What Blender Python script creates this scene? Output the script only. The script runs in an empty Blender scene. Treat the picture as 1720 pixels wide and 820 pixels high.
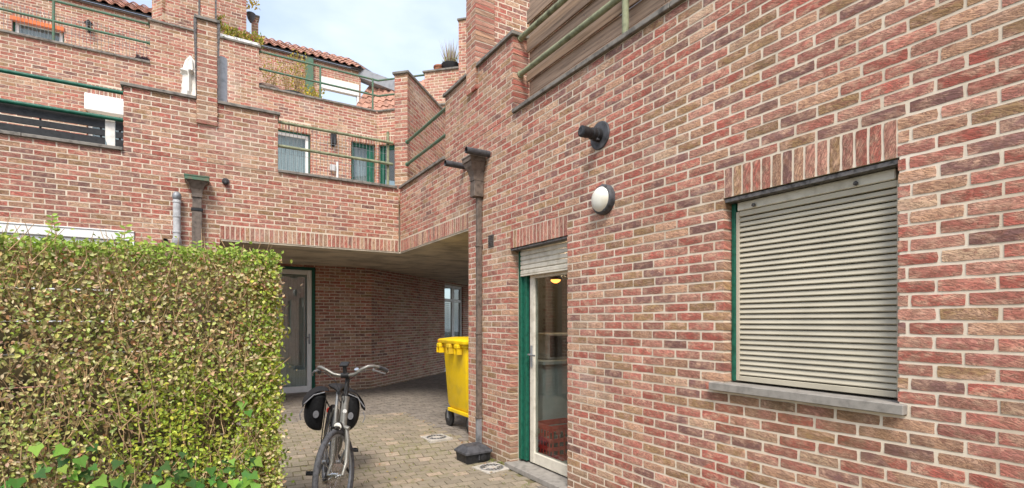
import bpy, math, random
import numpy as np
from mathutils import Vector, Matrix
R = random.Random(7)
C = bpy.context.scene.collection
sc = bpy.context.scene

# ------------------------------------------------------------------ camera, world, sun
YAW = math.atan(523 / 860.0)
CO, SI = math.cos(YAW), math.sin(YAW)
EYE = 1.394
cam = bpy.data.cameras.new('camera'); cam.lens = 18.0; cam.sensor_width = 36.0
cam.shift_y = 130 / 1720.0; cam.clip_start = 0.05; cam.clip_end = 2000
camo = bpy.data.objects.new('camera', cam); C.objects.link(camo)
camo.location = (0, 0, EYE); camo.rotation_euler = (math.pi / 2, 0, -YAW)
sc.camera = camo
SUN_EL, SUN_AZ = math.radians(52), math.radians(212)      # azimuth clockwise from +Y
w = bpy.data.worlds.new('World'); sc.world = w; w.use_nodes = True
nt = w.node_tree; N = nt.nodes; N.clear()
out = N.new('ShaderNodeOutputWorld'); bg = N.new('ShaderNodeBackground')
sky = N.new('ShaderNodeTexSky'); sky.sky_type = 'NISHITA'; sky.sun_disc = False
sky.sun_elevation = SUN_EL; sky.sun_rotation = SUN_AZ; sky.air_density = 1.0; sky.dust_density = 2.0
tc = N.new('ShaderNodeTexCoord'); mp = N.new('ShaderNodeMapping'); mp.inputs['Scale'].default_value = (1.3, 1.3, 3.2)
cn = N.new('ShaderNodeTexNoise'); cn.inputs['Scale'].default_value = 1.5; cn.inputs['Detail'].default_value = 6; cn.inputs['Roughness'].default_value = .5
cr = N.new('ShaderNodeValToRGB'); cr.color_ramp.elements[0].position = .40; cr.color_ramp.elements[1].position = .66
cr.color_ramp.elements[0].color = (.36, .36, .36, 1); cr.color_ramp.elements[1].color = (1, 1, 1, 1)
mx = N.new('ShaderNodeMix'); mx.data_type = 'RGBA'
mx.inputs['B'].default_value = (4.0, 4.4, 5.0, 1)
nt.links.new(tc.outputs['Generated'], mp.inputs[0]); nt.links.new(mp.outputs[0], cn.inputs['Vector'])
nt.links.new(cn.outputs['Fac'], cr.inputs[0]); nt.links.new(cr.outputs[0], mx.inputs['Factor'])
nt.links.new(sky.outputs[0], mx.inputs['A']); nt.links.new(mx.outputs['Result'], bg.inputs[0])
bg.inputs[1].default_value = 0.10
nt.links.new(bg.outputs[0], out.inputs[0])
sd = bpy.data.lights.new('sun', 'SUN'); sd.energy = 1.5; sd.angle = math.radians(20); sd.color = (1, .95, .88)
so = bpy.data.objects.new('sun', sd); C.objects.link(so)
sdir = Vector((math.sin(SUN_AZ) * math.cos(SUN_EL), math.cos(SUN_AZ) * math.cos(SUN_EL), math.sin(SUN_EL)))
so.rotation_euler = sdir.to_track_quat('Z', 'Y').to_euler(); so.location = (-5, -5, 20)
vs = sc.view_settings; vs.view_transform = 'Standard'; vs.look = 'None'; vs.gamma = 1; vs.use_curve_mapping = False
vs.exposure = 1.53
sc.cycles.max_bounces = 8; sc.cycles.diffuse_bounces = 5; sc.cycles.transparent_max_bounces = 24

# ------------------------------------------------------------------ projection helpers
def ray(px, py=540):
    u = (px - 860) / 860.0
    return (u * CO + SI, -u * SI + CO, (540 - py) / 860.0)
def onX(px, X, py=540):
    d = ray(px, py); t = X / d[0]; return Vector((X, d[1] * t, EYE + d[2] * t))
def onY(px, Y, py=540):
    d = ray(px, py); t = Y / d[1]; return Vector((d[0] * t, Y, EYE + d[2] * t))
def onD(px, c, py=540):                     # plane x + y = c
    d = ray(px, py); t = c / (d[0] + d[1]); return Vector((d[0] * t, d[1] * t, EYE + d[2] * t))
def proj(p):
    z = p[0] * SI + p[1] * CO
    if z < .05: return None
    x = p[0] * CO - p[1] * SI
    return 860 + 860 * x / z, 540 - 860 * (p[2] - EYE) / z, z
def smooth(t): t = min(1, max(0, t)); return t * t * (3 - 2 * t)
def gz(x, y): return -.10 * smooth((5.8 - y) / .8)

# ------------------------------------------------------------------ materials
class NT:
    def __init__(s, name, rough=.6, metal=0.0, spec=.3):
        s.m = bpy.data.materials.new(name); s.m.use_nodes = True; s.t = s.m.node_tree
        s.b = s.t.nodes['Principled BSDF']; s.b.inputs['Roughness'].default_value = rough
        s.b.inputs['Metallic'].default_value = metal; s.b.inputs['Specular IOR Level'].default_value = spec
    def n(s, ty, **k):
        o = s.t.nodes.new('ShaderNode' + ty)
        for a, b in k.items():
            if a in o.inputs: o.inputs[a].default_value = b
            else: setattr(o, a, b)
        return o
    def l(s, a, b): s.t.links.new(a, b)
    def math(s, op, a, b=None, clamp=False):
        o = s.n('Math', operation=op); o.use_clamp = clamp
        for i, v in enumerate((a, b)):
            if v is None: continue
            if isinstance(v, (int, float)): o.inputs[i].default_value = v
            else: s.l(v, o.inputs[i])
        return o.outputs[0]
    def mix(s, f, a, b, mode='MIX'):
        o = s.n('Mix', data_type='RGBA', blend_type=mode)
        for k, v in (('Factor', f), ('A', a), ('B', b)):
            i = o.inputs[k] if k == 'Factor' else [q for q in o.inputs if q.name == k and q.type == 'RGBA'][0]
            if isinstance(v, (int, float)): i.default_value = v
            elif isinstance(v, tuple): i.default_value = (*v, 1)
            else: s.l(v, i)
        return [q for q in o.outputs if q.type == 'RGBA'][0]
    def noise(s, scale, detail=4, vec=None, rough=.5, sc3=None, w=None, dist=0):
        o = s.n('TexNoise'); o.inputs['Scale'].default_value = scale; o.inputs['Detail'].default_value = detail
        o.inputs['Roughness'].default_value = rough; o.inputs['Distortion'].default_value = dist
        if vec is None: vec = s.n('NewGeometry').outputs['Position']
        if sc3:
            m = s.n('Mapping'); m.inputs['Scale'].default_value = sc3; s.l(vec, m.inputs[0]); vec = m.outputs[0]
        s.l(vec, o.inputs['Vector'])
        if w is not None: o.noise_dimensions = '4D'; s.l(w, o.inputs['W'])
        return o.outputs['Fac']
    def ramp(s, f, stops, interp='LINEAR'):
        o = s.n('ValToRGB'); o.color_ramp.interpolation = interp; e = o.color_ramp.elements
        while len(e) < len(stops): e.new(.5)
        for i, (p, c) in enumerate(stops):
            e[i].position = p; e[i].color = (*c, 1) if isinstance(c, tuple) else (c, c, c, 1)
        s.l(f, o.inputs[0]); return o.outputs[0]
    def bump(s, h, dist=.002, strength=.6):
        o = s.n('Bump'); o.inputs['Distance'].default_value = dist; o.inputs['Strength'].default_value = strength
        s.l(h, o.inputs['Height']); s.l(o.outputs[0], s.b.inputs['Normal'])
    def col(s, c):
        if isinstance(c, tuple): s.b.inputs['Base Color'].default_value = (*c, 1)
        else: s.l(c, s.b.inputs['Base Color'])
        return s.m
    def seed(s):
        a = s.n('Attribute'); a.attribute_type = 'GEOMETRY'; a.attribute_name = 'seed'
        b = s.n('Attribute'); b.attribute_type = 'OBJECT'; b.attribute_name = 'seed'
        return s.math('ADD', a.outputs['Fac'], b.outputs['Fac'])

def mat_brick(name='brick_clay'):
    m = NT(name, .93, 0, .12)
    sd_ = m.seed(); wn = m.n('TexWhiteNoise', noise_dimensions='1D'); m.l(m.math('MULTIPLY', sd_, 917.3), wn.inputs['W'])
    low = m.noise(.55, 2)
    f = m.math('ADD', wn.outputs['Value'], m.math('MULTIPLY', m.math('SUBTRACT', low, .5), .62))
    base = m.ramp(f, [(0, (.24, .11, .10)), (.045, (.52, .115, .08)), (.24, (.55, .175, .125)), (.42, (.44, .15, .115)), (.53, (.60, .26, .185)),
                      (.66, (.60, .34, .20)), (.79, (.40, .24, .10)), (.89, (.64, .43, .27))], 'CONSTANT')
    sep = m.n('SeparateColor'); m.l(wn.outputs['Color'], sep.inputs[0])
    br = m.math('ADD', m.math('MULTIPLY', sep.outputs[1], .36), .82)
    W = m.math('MULTIPLY', sd_, 53.0)
    uv = m.n('TexCoord').outputs['UV']
    mott = m.noise(1, 4, uv, .6, (16, 26, 1), W)
    c = m.mix(m.ramp(mott, [(.45, 0.0), (.62, .82)]), base, (.66, .40, .27))
    mott2 = m.noise(1, 3, uv, .6, (22, 34, 1), m.math('ADD', W, 7.7))
    c = m.mix(m.ramp(mott2, [(.53, 0.0), (.66, .72)]), c, (.30, .115, .07))
    grit = m.noise(330, 2)
    c = m.mix(m.ramp(grit, [(.35, .30), (.65, 0.0)]), c, (.16, .10, .075))
    # creases of the hand-thrown clay
    rot = m.n('Mapping'); rot.inputs['Rotation'].default_value = (0, 0, .32); m.l(uv, rot.inputs[0])
    cre = m.noise(1, 5, rot.outputs[0], .62, (11, 52, 1), m.math('ADD', W, 3.1), dist=2.2)
    ridge = m.math('ABSOLUTE', m.math('SUBTRACT', cre, .5))
    line = m.ramp(ridge, [(0, .85), (.05, 0.0)])
    c = m.mix(line, c, (.11, .05, .035))  # shading of the folds painted into the clay colour as dark lines
    pale = m.noise(1.1, 5, None, .65)
    c = m.mix(m.ramp(pale, [(.56, 0.0), (.78, .5)]), c, (.60, .50, .42))
    # green-brown dirt where the wall meets the wet ground
    pos = m.n('SeparateXYZ'); m.l(m.n('NewGeometry').outputs['Position'], pos.inputs[0])
    foot = m.math('MULTIPLY', m.ramp(pos.outputs[2], [(0.0, 1.0), (.22, 0.0)]), m.noise(6, 3))
    c = m.mix(m.math('MULTIPLY', foot, 1.1, True), c, (.25, .21, .12))
    streak = m.noise(1, 4, None, .6, (7, 7, .55))
    c = m.mix(m.ramp(streak, [(.52, 0.0), (.75, .40)]), c, (.20, .145, .10))
    c = m.mix(.08, c, (.72, .50, .43))
    # brown drip stain below the window sill, with the sill's shade painted in
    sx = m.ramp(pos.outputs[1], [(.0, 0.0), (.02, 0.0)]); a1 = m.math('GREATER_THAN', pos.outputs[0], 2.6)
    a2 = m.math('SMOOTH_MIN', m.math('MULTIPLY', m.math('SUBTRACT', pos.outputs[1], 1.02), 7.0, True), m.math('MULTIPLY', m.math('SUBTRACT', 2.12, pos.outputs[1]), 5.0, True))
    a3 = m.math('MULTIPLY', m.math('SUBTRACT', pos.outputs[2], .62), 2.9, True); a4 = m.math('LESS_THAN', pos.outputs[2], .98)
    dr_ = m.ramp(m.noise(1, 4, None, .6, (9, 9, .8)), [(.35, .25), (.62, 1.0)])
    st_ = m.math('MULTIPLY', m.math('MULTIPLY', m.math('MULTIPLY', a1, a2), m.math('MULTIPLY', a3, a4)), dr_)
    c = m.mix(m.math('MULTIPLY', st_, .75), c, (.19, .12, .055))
    hsv = m.n('HueSaturation'); m.l(c, hsv.inputs['Color']); m.l(br, hsv.inputs['Value'])
    h = m.math('ADD', m.math('MULTIPLY', m.ramp(ridge, [(0, 0.0), (.09, 1.0)]), .8), m.math('ADD', m.math('MULTIPLY', grit, .25), m.math('MULTIPLY', mott, .7)))
    m.bump(h, .0030, .85)
    return m.col(hsv.outputs[0])
def mat_simple(name, col, rough=.6, metal=0.0, var=.12, scale=8, bump=.0, spec=.3, dirt=None, sc3=None):
    m = NT(name, rough, metal, spec)
    f = m.noise(scale, 5, None, .6, sc3)
    dk = dirt or tuple(x * (1 - 2.5 * var) for x in col); lt = tuple(min(1, x * (1 + var)) for x in col)
    c = m.ramp(f, [(.32, dk), (.52, col), (.72, lt)])
    sdv = m.seed(); wn = m.n('TexWhiteNoise', noise_dimensions='1D'); m.l(m.math('MULTIPLY', sdv, 617.3), wn.inputs['W'])
    hsv = m.n('HueSaturation'); m.l(c, hsv.inputs['Color']); m.l(m.math('ADD', m.math('MULTIPLY', wn.outputs['Value'], var * 1.2), 1 - var * .6), hsv.inputs['Value'])
    r = m.ramp(m.noise(scale * 3, 3), [(.3, max(0, rough - .12)), (.7, min(1, rough + .12))]); m.l(r, m.b.inputs['Roughness'])
    if bump: m.bump(m.noise(scale * 8, 4, None, .6, sc3), bump, .5)
    return m.col(hsv.outputs[0])
def mat_attrcol(name, rough=.5, trans=.25):
    m = NT(name, .65, 0, .18)
    a = m.n('Attribute'); a.attribute_type = 'GEOMETRY'; a.attribute_name = 'tint'
    b = m.n('Attribute'); b.attribute_type = 'OBJECT'; b.attribute_name = 'tint'
    c = m.mix(1.0, a.outputs['Color'], b.outputs['Color'], 'ADD')
    n = m.noise(60, 3); c = m.mix(m.ramp(n, [(.35, .18), (.6, 0.0)]), c, (.16, .14, .05))
    m.col(c)
    tr = m.n('BsdfTranslucent'); m.l(c, tr.inputs[0]); mi = m.n('MixShader'); mi.inputs[0].default_value = trans
    m.l(m.b.outputs[0], mi.inputs[1]); m.l(tr.outputs[0], mi.inputs[2]); m.l(mi.outputs[0], m.t.nodes['Material Output'].inputs[0])
    return m.m
def mat_glass(name, tint=(.75, .8, .8), refl=1.0):
    m = NT(name); N_ = m.t.nodes
    g = m.n('BsdfGlossy'); g.inputs['Roughness'].default_value = .02; g.inputs['Color'].default_value = (1, 1, 1, 1)
    t = m.n('BsdfTransparent'); t.inputs['Color'].default_value = (*tint, 1)
    fr = m.n('LayerWeight', Blend=.5)
    f = m.math('MULTIPLY', m.math('ADD', m.math('MULTIPLY', m.math('POWER', fr.outputs['Facing'], 4.5), .9), .05), refl, True)
    mi = m.n('MixShader'); m.l(f, mi.inputs[0]); m.l(t.outputs[0], mi.inputs[1]); m.l(g.outputs[0], mi.inputs[2])
    m.l(mi.outputs[0], N_['Material Output'].inputs[0]); return m.m
def mat_emit(name, col, st):
    m = NT(name); m.b.inputs['Emission Color'].default_value = (*col, 1); m.b.inputs['Emission Strength'].default_value = st
    return m.col(col)
M = {}
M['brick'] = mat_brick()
def _mortar():
    m = NT('mortar', .95, 0, .1)
    c = m.ramp(m.noise(2.0, 5, None, .65), [(.3, (.56, .455, .34)), (.5, (.67, .565, .44)), (.72, (.75, .65, .53))])
    c = m.mix(m.ramp(m.noise(.9, 5, None, .7), [(.50, 0.0), (.72, .55)]), c, (.40, .33, .25))
    c = m.mix(m.ramp(m.noise(9, 3, None, .6, (1, 1, .4)), [(.52, 0.0), (.75, .35)]), c, (.34, .29, .22))
    m.bump(m.noise(240, 3), .002, .5); return m.col(c)
M['mortar'] = _mortar()
M['coping'] = mat_simple('weathered_coping_stone', (.20, .18, .155), .8, 0, .22, 14, .001)
M['bluestone'] = mat_simple('bluestone', (.28, .255, .225), .85, 0, .12, 16, .0012)
M['green'] = mat_simple('dark_green_paint', (.012, .105, .065), .45, 0, .15, 30)
M['railgreen'] = mat_simple('weathered_green_rail_paint', (.075, .15, .095), .5, .0, .28, 16, .0006, dirt=(.16, .14, .09))
M['railpale'] = mat_simple('mossy_rail_paint', (.24, .25, .15), .7, .0, .25, 16, .0006, dirt=(.12, .12, .07))
M['cream'] = mat_simple('cream_lacquer', (.62, .57, .47), .45, 0, .08, 12, dirt=(.48, .43, .34))
M['shutter'] = mat_simple('beige_aluminium', (.47, .42, .32), .5, 0, .05, 4)
M['paint'] = mat_simple('bright_white_frame', (.86, .85, .82), .4, 0, .03, 10)
M['palecast'] = mat_simple('pale_cast_cover', (.46, .42, .36), .85, 0, .12, 30, .001)
M['shutgap'] = mat_simple('brown_beige_backing', (.20, .165, .105), .8, 0, .1, 5)
M['white'] = mat_simple('white_pvc', (.78, .77, .74), .4, 0, .05, 10)
M['brownpvc'] = mat_simple('brown_pvc', (.15, .118, .095), .5, 0, .2, 20)
M['greypvc'] = mat_simple('grey_pvc', (.47, .47, .47), .5, 0, .12, 14)
M['zinc'] = mat_simple('zinc', (.30, .31, .32), .5, .5, .2, 10)
M['dark'] = mat_simple('black_plastic', (.022, .022, .023), .5, 0, .2, 20)
M['dkgrey'] = mat_simple('dark_grey_plastic', (.07, .07, .075), .55, 0, .25, 14)
M['yellow'] = mat_simple('yellow_plastic', (.80, .53, .008), .45, 0, .06, 3.2, dirt=(.60, .40, .03))
M['tile'] = mat_simple('clay_roof_tile', (.42, .22, .155), .85, 0, .25, 12, .002)
M['slate'] = mat_simple('slate_grey_flashing', (.28, .29, .31), .6, 0, .12, 5)
M['wood'] = mat_simple('weathered_brown_boards', (.34, .235, .165), .85, 0, .2, 5, .001, sc3=(4, .35, 10))
M['darkwood'] = mat_simple('dark_fence_board', (.15, .115, .06), .8, 0, .3, 9)
M['ceil'] = mat_simple('beige_soffit_board', (.66, .58, .45), .7, 0, .16, 2.5)
M['steel'] = mat_simple('steel_lintel', (.13, .12, .115), .7, .3, .3, 30)
M['chrome'] = mat_simple('polished_metal', (.6, .6, .6), .25, 1, .1, 30)
M['frame'] = mat_simple('champagne_grey_bike_paint', (.235, .225, .20), .38, .4, .08, 30)
M['rubber'] = mat_simple('grey_rubber', (.085, .085, .09), .8, 0, .2, 40)
M['fabric'] = mat_simple('black_bag_fabric', (.012, .012, .013), .75, 0, .25, 60, .0008)
M['strap'] = mat_simple('grey_reflective_trim', (.20, .20, .21), .6, 0, .1, 60)
M['terra'] = mat_simple('terracotta', (.33, .13, .07), .85, 0, .2, 10)
M['potbrown'] = mat_simple('brown_pot', (.15, .10, .075), .8, 0, .2, 10)
M['red'] = mat_simple('red_crate_plastic', (.52, .035, .025), .45, 0, .15, 14)
M['orange'] = mat_simple('orange_awning_edge', (.62, .16, .05), .6, 0, .12, 8)
M['canvas'] = mat_simple('cream_canvas', (.78, .74, .67), .85, 0, .08, 14, .002)
M['glass'] = mat_glass('clear_glass')
M['glassd'] = mat_glass('dim_glass', (.55, .6, .58), 1.4)
M['lampglass'] = mat_simple('milky_lamp_glass', (.74, .71, .62), .3, 0, .06, 5, dirt=(.60, .56, .45))
M['room'] = mat_simple('room_plaster', (.42, .40, .36), .9, 0, .1, 3)
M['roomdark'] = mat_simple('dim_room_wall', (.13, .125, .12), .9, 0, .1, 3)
M['curtain'] = mat_simple('net_curtain', (.62, .63, .64), .9, 0, .14, 4, sc3=(14, 14, .5))
M['counter'] = mat_simple('kitchen_unit', (.46, .48, .46), .5, 0, .05, 6)
M['bulb'] = mat_emit('warm_lamp_bulb', (1, .30, .06), 2.2)
M['branch'] = mat_simple('privet_bark', (.42, .28, .15), .9, 0, .3, 20, .001)
M['leaf'] = mat_attrcol('hedge_leaf')
M['soil'] = mat_simple('dark_soil', (.055, .043, .03), .95, 0, .3, 12, .01)
def _sett():
    m = NT('concrete_sett', .92, 0, .15)
    sd_ = m.seed(); wn = m.n('TexWhiteNoise', noise_dimensions='1D'); m.l(m.math('MULTIPLY', sd_, 517.3), wn.inputs['W'])
    c = m.ramp(wn.outputs['Value'], [(0, (.26, .22, .165)), (.3, (.30, .255, .19)), (.55, (.34, .285, .21)), (.75, (.31, .255, .19)), (.9, (.38, .31, .235)), (.97, (.47, .36, .27))])
    moss = m.math('MULTIPLY', m.noise(1.3, 5, None, .65), m.noise(22, 3))
    c = m.mix(m.ramp(moss, [(.25, 0.0), (.36, .55)]), c, (.20, .20, .075))
    g = m.noise(160, 3, None, .7); c = m.mix(m.ramp(g, [(.36, .45), (.6, 0.0)]), c, (.12, .09, .06))
    g2 = m.noise(60, 3); c = m.mix(m.ramp(g2, [(.56, 0.0), (.72, .35)]), c, (.40, .35, .27))
    m.bump(g, .004, .7); return m.col(c)
M['sett'] = _sett()
M['settgrey'] = mat_simple('worn_grey_sett', (.235, .20, .165), .9, 0, .16, 9, .003)
def _joint():
    m = NT('mossy_joint', .97, 0, .1)
    c = m.ramp(m.noise(2.2, 5, None, .6), [(.35, (.13, .10, .065)), (.55, (.17, .15, .075)), (.7, (.17, .18, .06))])
    m.bump(m.noise(120, 3), .004, .8); return m.col(c)
M['joint'] = _joint()

# ------------------------------------------------------------------ mesh builder
class MB:
    def __init__(s): s.v = []; s.f = []
    def add(s, vs_, fs):
        o = len(s.v); s.v += [tuple(v) for v in vs_]; s.f += [tuple(i + o for i in f) for f in fs]; return s
    def box(s, a, b, mat=None, bev=0):
        x0, y0, z0 = a; x1, y1, z1 = b
        v = [(x0, y0, z0), (x1, y0, z0), (x1, y1, z0), (x0, y1, z0), (x0, y0, z1), (x1, y0, z1), (x1, y1, z1), (x0, y1, z1)]
        if bev:                              # small chamfer all round the box
            c = ((x0 + x1) / 2, (y0 + y1) / 2, (z0 + z1) / 2); h = ((x1 - x0) / 2, (y1 - y0) / 2, (z1 - z0) / 2)
            e = min(bev, .45 * min(abs(q) for q in h)); vv = []; ff = []; idx = {}
            for sx in (-1, 1):
                for sy in (-1, 1):
                    for sz in (-1, 1):
                        for ax in range(3):
                            p = [c[i] + (sx, sy, sz)[i] * (h[i] - (0 if i == ax else e)) for i in range(3)]
                            idx[sx, sy, sz, ax] = len(vv); vv.append(tuple(p))
            for sg in (-1, 1):
                ff.append([idx[sg, a_, b_, 0] for a_, b_ in ((-1, -1), (1, -1), (1, 1), (-1, 1))][::sg])
                ff.append([idx[a_, sg, b_, 1] for a_, b_ in ((-1, -1), (1, -1), (1, 1), (-1, 1))][::-sg])
                ff.append([idx[a_, b_, sg, 2] for a_, b_ in ((-1, -1), (1, -1), (1, 1), (-1, 1))][::sg])
            for a_ in (-1, 1):
                for b_ in (-1, 1):
                    ff.append([idx[-1, a_, b_, 1], idx[1, a_, b_, 1], idx[1, a_, b_, 2], idx[-1, a_, b_, 2]][::a_ * b_])
                    ff.append([idx[a_, -1, b_, 0], idx[a_, 1, b_, 0], idx[a_, 1, b_, 2], idx[a_, -1, b_, 2]][::-a_ * b_])
                    ff.append([idx[a_, b_, -1, 0], idx[a_, b_, 1, 0], idx[a_, b_, 1, 1], idx[a_, b_, -1, 1]][::a_ * b_])
                    for c_ in (-1, 1):
                        ff.append([idx[a_, b_, c_, 0], idx[a_, b_, c_, 1], idx[a_, b_, c_, 2]][::a_ * b_ * c_])
            v, f = vv, ff
        else:
            f = [(0, 3, 2, 1), (4, 5, 6, 7), (0, 1, 5, 4), (1, 2, 6, 5), (2, 3, 7, 6), (3, 0, 4, 7)]
        if mat is not None: v = [tuple(mat @ Vector(q)) for q in v]
        return s.add(v, f)
    def tube(s, pts, r, n=8, caps=True):
        pts = [Vector(p) for p in pts]; rs = r if isinstance(r, (list, tuple)) else [r] * len(pts)
        o = len(s.v); up = None
        for i, p in enumerate(pts):
            t = (pts[min(i + 1, len(pts) - 1)] - pts[max(i - 1, 0)]).normalized()
            if up is None: up = Vector((0, 0, 1)) if abs(t.z) < .9 else Vector((1, 0, 0))
            a = t.cross(up).normalized(); b = a.cross(t).normalized(); up = b
            for k in range(n):
                q = 2 * math.pi * k / n; s.v.append(tuple(p + (a * math.cos(q) + b * math.sin(q)) * rs[i]))
        for i in range(len(pts) - 1):
            for k in range(n):
                k2 = (k + 1) % n; s.f.append((o + i * n + k, o + i * n + k2, o + (i + 1) * n + k2, o + (i + 1) * n + k))
        if caps: s.f.append(tuple(o + k for k in range(n))[::-1]); s.f.append(tuple(o + (len(pts) - 1) * n + k for k in range(n)))
        return s
    def ring(s, c, ax, rad, r, n=36, m=8, sq=1.0):            # torus about axis ax
        ax = Vector(ax).normalized(); a = ax.orthogonal().normalized(); b = ax.cross(a); o = len(s.v); c = Vector(c)
        for i in range(n):
            t = 2 * math.pi * i / n; d = a * math.cos(t) + b * math.sin(t)
            for k in range(m):
                q = 2 * math.pi * k / m; s.v.append(tuple(c + d * (rad + r * math.cos(q)) + ax * (r * sq * math.sin(q))))
        for i in range(n):
            for k in range(m):
                i2, k2 = (i + 1) % n, (k + 1) % m; s.f.append((o + i * m + k, o + i2 * m + k, o + i2 * m + k2, o + i * m + k2))
        return s
    def lathe(s, c, ax, prof, n=20, sx=1.0):                  # prof: (distance along axis, radius)
        ax = Vector(ax).normalized(); a = ax.orthogonal().normalized()
        if abs(ax.z) < .5: a = Vector((0, 0, 1))
        b = ax.cross(a); o = len(s.v); c = Vector(c)
        for h, r in prof:
            for k in range(n):
                q = 2 * math.pi * k / n; s.v.append(tuple(c + ax * h + (a * math.cos(q) + b * math.sin(q) * sx) * r))
        for i in range(len(prof) - 1):
            for k in range(n):
                k2 = (k + 1) % n; s.f.append((o + i * n + k, o + i * n + k2, o + (i + 1) * n + k2, o + (i + 1) * n + k))
        s.f.append(tuple(o + k for k in range(n))[::-1]); s.f.append(tuple(o + (len(prof) - 1) * n + k for k in range(n)))
        return s
    def loft(s, loops):                                       # list of equally long closed loops
        n = len(loops[0]); o = len(s.v)
        for L in loops: s.v += [tuple(p) for p in L]
        for i in range(len(loops) - 1):
            for k in range(n):
                k2 = (k + 1) % n; s.f.append((o + i * n + k, o + i * n + k2, o + (i + 1) * n + k2, o + (i + 1) * n + k))
        s.f.append(tuple(o + k for k in range(n))[::-1]); s.f.append(tuple(o + (len(loops) - 1) * n + k for k in range(n)))
        return s
    def mesh(s, name, mat, smooth_=False):
        me = bpy.data.meshes.new(name); me.from_pydata(s.v, [], s.f); me.materials.append(mat)
        if not smooth_: me.shade_flat()
        if smooth_:
            me.polygons.foreach_set('use_smooth', [True] * len(me.polygons))
            try: me.set_sharp_from_angle(angle=math.radians(40))
            except Exception: pass
        me.update(); return me
    def build(s, name, mat, parent=None, smooth_=False, loc=None, rot=None):
        o = bpy.data.objects.new(name, s.mesh(name, mat, smooth_)); C.objects.link(o)
        if parent is not None: o.parent = parent
        if loc is not None: o.location = loc
        if rot is not None: o.rotation_euler = rot
        return o
def tag(o, label=None, cat=None, group=None, kind=None):
    if label: o['label'] = label
    if cat: o['category'] = cat
    if group: o['group'] = group
    if kind: o['kind'] = kind
    return o
def empty(name, loc=(0, 0, 0), rz=0, label=None, cat=None, group=None):
    o = bpy.data.objects.new(name, None); C.objects.link(o); o.location = loc; o.rotation_euler = (0, 0, rz)
    o.empty_display_size = .1
    return tag(o, label, cat, group)
def frame2(p0, d):                                            # matrix of a wall's own frame: x along, y into the wall, z up
    return Matrix(((d[0], -d[1], 0, p0[0]), (d[1], d[0], 0, p0[1]), (0, 0, 1, 0), (0, 0, 0, 1)))

# ------------------------------------------------------------------ brick walls
CH, CM, BL, BM, Z0 = .062, .0128, .203, .0125, .030
def brick_geo(L, H, D, detail, rng):
    """quads of one brick: centre of the face at the origin, x along, -y out of the wall, z up; open at the back"""
    if detail == 2: nx, nz = 6, 3
    elif detail == 1: nx, nz = 4, 2
    else: nx, nz = 2, 2
    v = []; uv = []
    j = .0016 if detail else .001
    for k in range(nz):
        for i in range(nx):
            x = -L / 2 + L * i / (nx - 1); z = -H / 2 + H * k / (nz - 1)
            rim = i in (0, nx - 1) or k in (0, nz - 1)
            px_ = x + (rng.uniform(-j, j) if i in (0, nx - 1) else 0); pz = z + (rng.uniform(-j, j) if k in (0, nz - 1) else rng.uniform(-.003, .003))
            y = (.0010 if rim else -.0008) + rng.uniform(-.0005, .0005)
            if i in (0, nx - 1) and k in (0, nz - 1) and detail == 2:
                px_ -= math.copysign(rng.uniform(.0005, .0025), x); pz -= math.copysign(rng.uniform(.0005, .002), z)
            v.append((px_, y, pz)); uv.append((px_, pz))
    f = []
    for k in range(nz - 1):
        for i in range(nx - 1):
            a = k * nx + i; f.append((a, a + 1, a + nx + 1, a + nx))
    per = [i for i in range(nx)] + [k * nx + nx - 1 for k in range(1, nz)] + [(nz - 1) * nx + i for i in range(nx - 2, -1, -1)] + [k * nx for k in range(nz - 2, 0, -1)]
    o = len(v)
    for q in per: v.append((v[q][0], D, v[q][2])); uv.append((v[q][0] + .02, v[q][2] + .03))
    n = len(per)
    for a in range(n):
        b = (a + 1) % n; f.append((per[b], per[a], o + a, o + b))
    return np.array(v, float), np.array(f, int), np.array(uv, float)
_variant = {}
def variant(L, H, D, detail, k=None):
    key = (round(L, 3), round(H, 3), round(D, 2), detail, R.randrange(7) if k is None else k)
    if key not in _variant: _variant[key] = brick_geo(L, H, D, detail, random.Random(hash(key) & 0xffffff))
    return key, _variant[key]
_vmesh = {}
def variant_mesh(key, mat, name='brick'):
    kk = (key, mat.name)
    if kk not in _vmesh:
        v, f, uv = _variant[key]
        me = bpy.data.meshes.new(name); me.from_pydata(v.tolist(), [], f.tolist()); me.materials.append(mat); me.shade_flat()
        u = me.uv_layers.new(name='UVMap'); u.data.foreach_set('uv', uv[f.reshape(-1)].reshape(-1)); me.update(); _vmesh[kk] = me
    return _vmesh[kk]
def join_pieces(name, lst, mat, parent):
    """lst: (v, f, uv, 4x4 matrix, seed) -> one mesh, part of real geometry kept as stuff"""
    V, F, U, S = [], [], [], []; o = 0
    for v, f, uv, mt, sd_ in lst:
        m = np.array(mt); V.append(v @ m[:3, :3].T + m[:3, 3]); F.append(f + o); U.append(uv[f.reshape(-1)]); S.append(np.full(len(f), sd_)); o += len(v)
    V = np.concatenate(V); F = np.concatenate(F); U = np.concatenate(U); S = np.concatenate(S)
    me = bpy.data.meshes.new(name); me.vertices.add(len(V)); me.vertices.foreach_set('co', V.reshape(-1))
    me.loops.add(F.size); me.loops.foreach_set('vertex_index', F.reshape(-1).astype(np.int32))
    me.polygons.add(len(F)); me.polygons.foreach_set('loop_start', (np.arange(len(F)) * 4).astype(np.int32))
    me.materials.append(mat); me.update(calc_edges=True)
    me.shade_flat()
    u = me.uv_layers.new(name='UVMap'); u.data.foreach_set('uv', U.reshape(-1))
    a = me.attributes.new('seed', 'FLOAT', 'FACE'); a.data.foreach_set('value', S.astype(np.float32))
    o = bpy.data.objects.new(name, me); C.objects.link(o); o.parent = parent; o['kind'] = 'stuff'
    return o
PIECES = {}          # root name -> list of pieces waiting to be shared out
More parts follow.
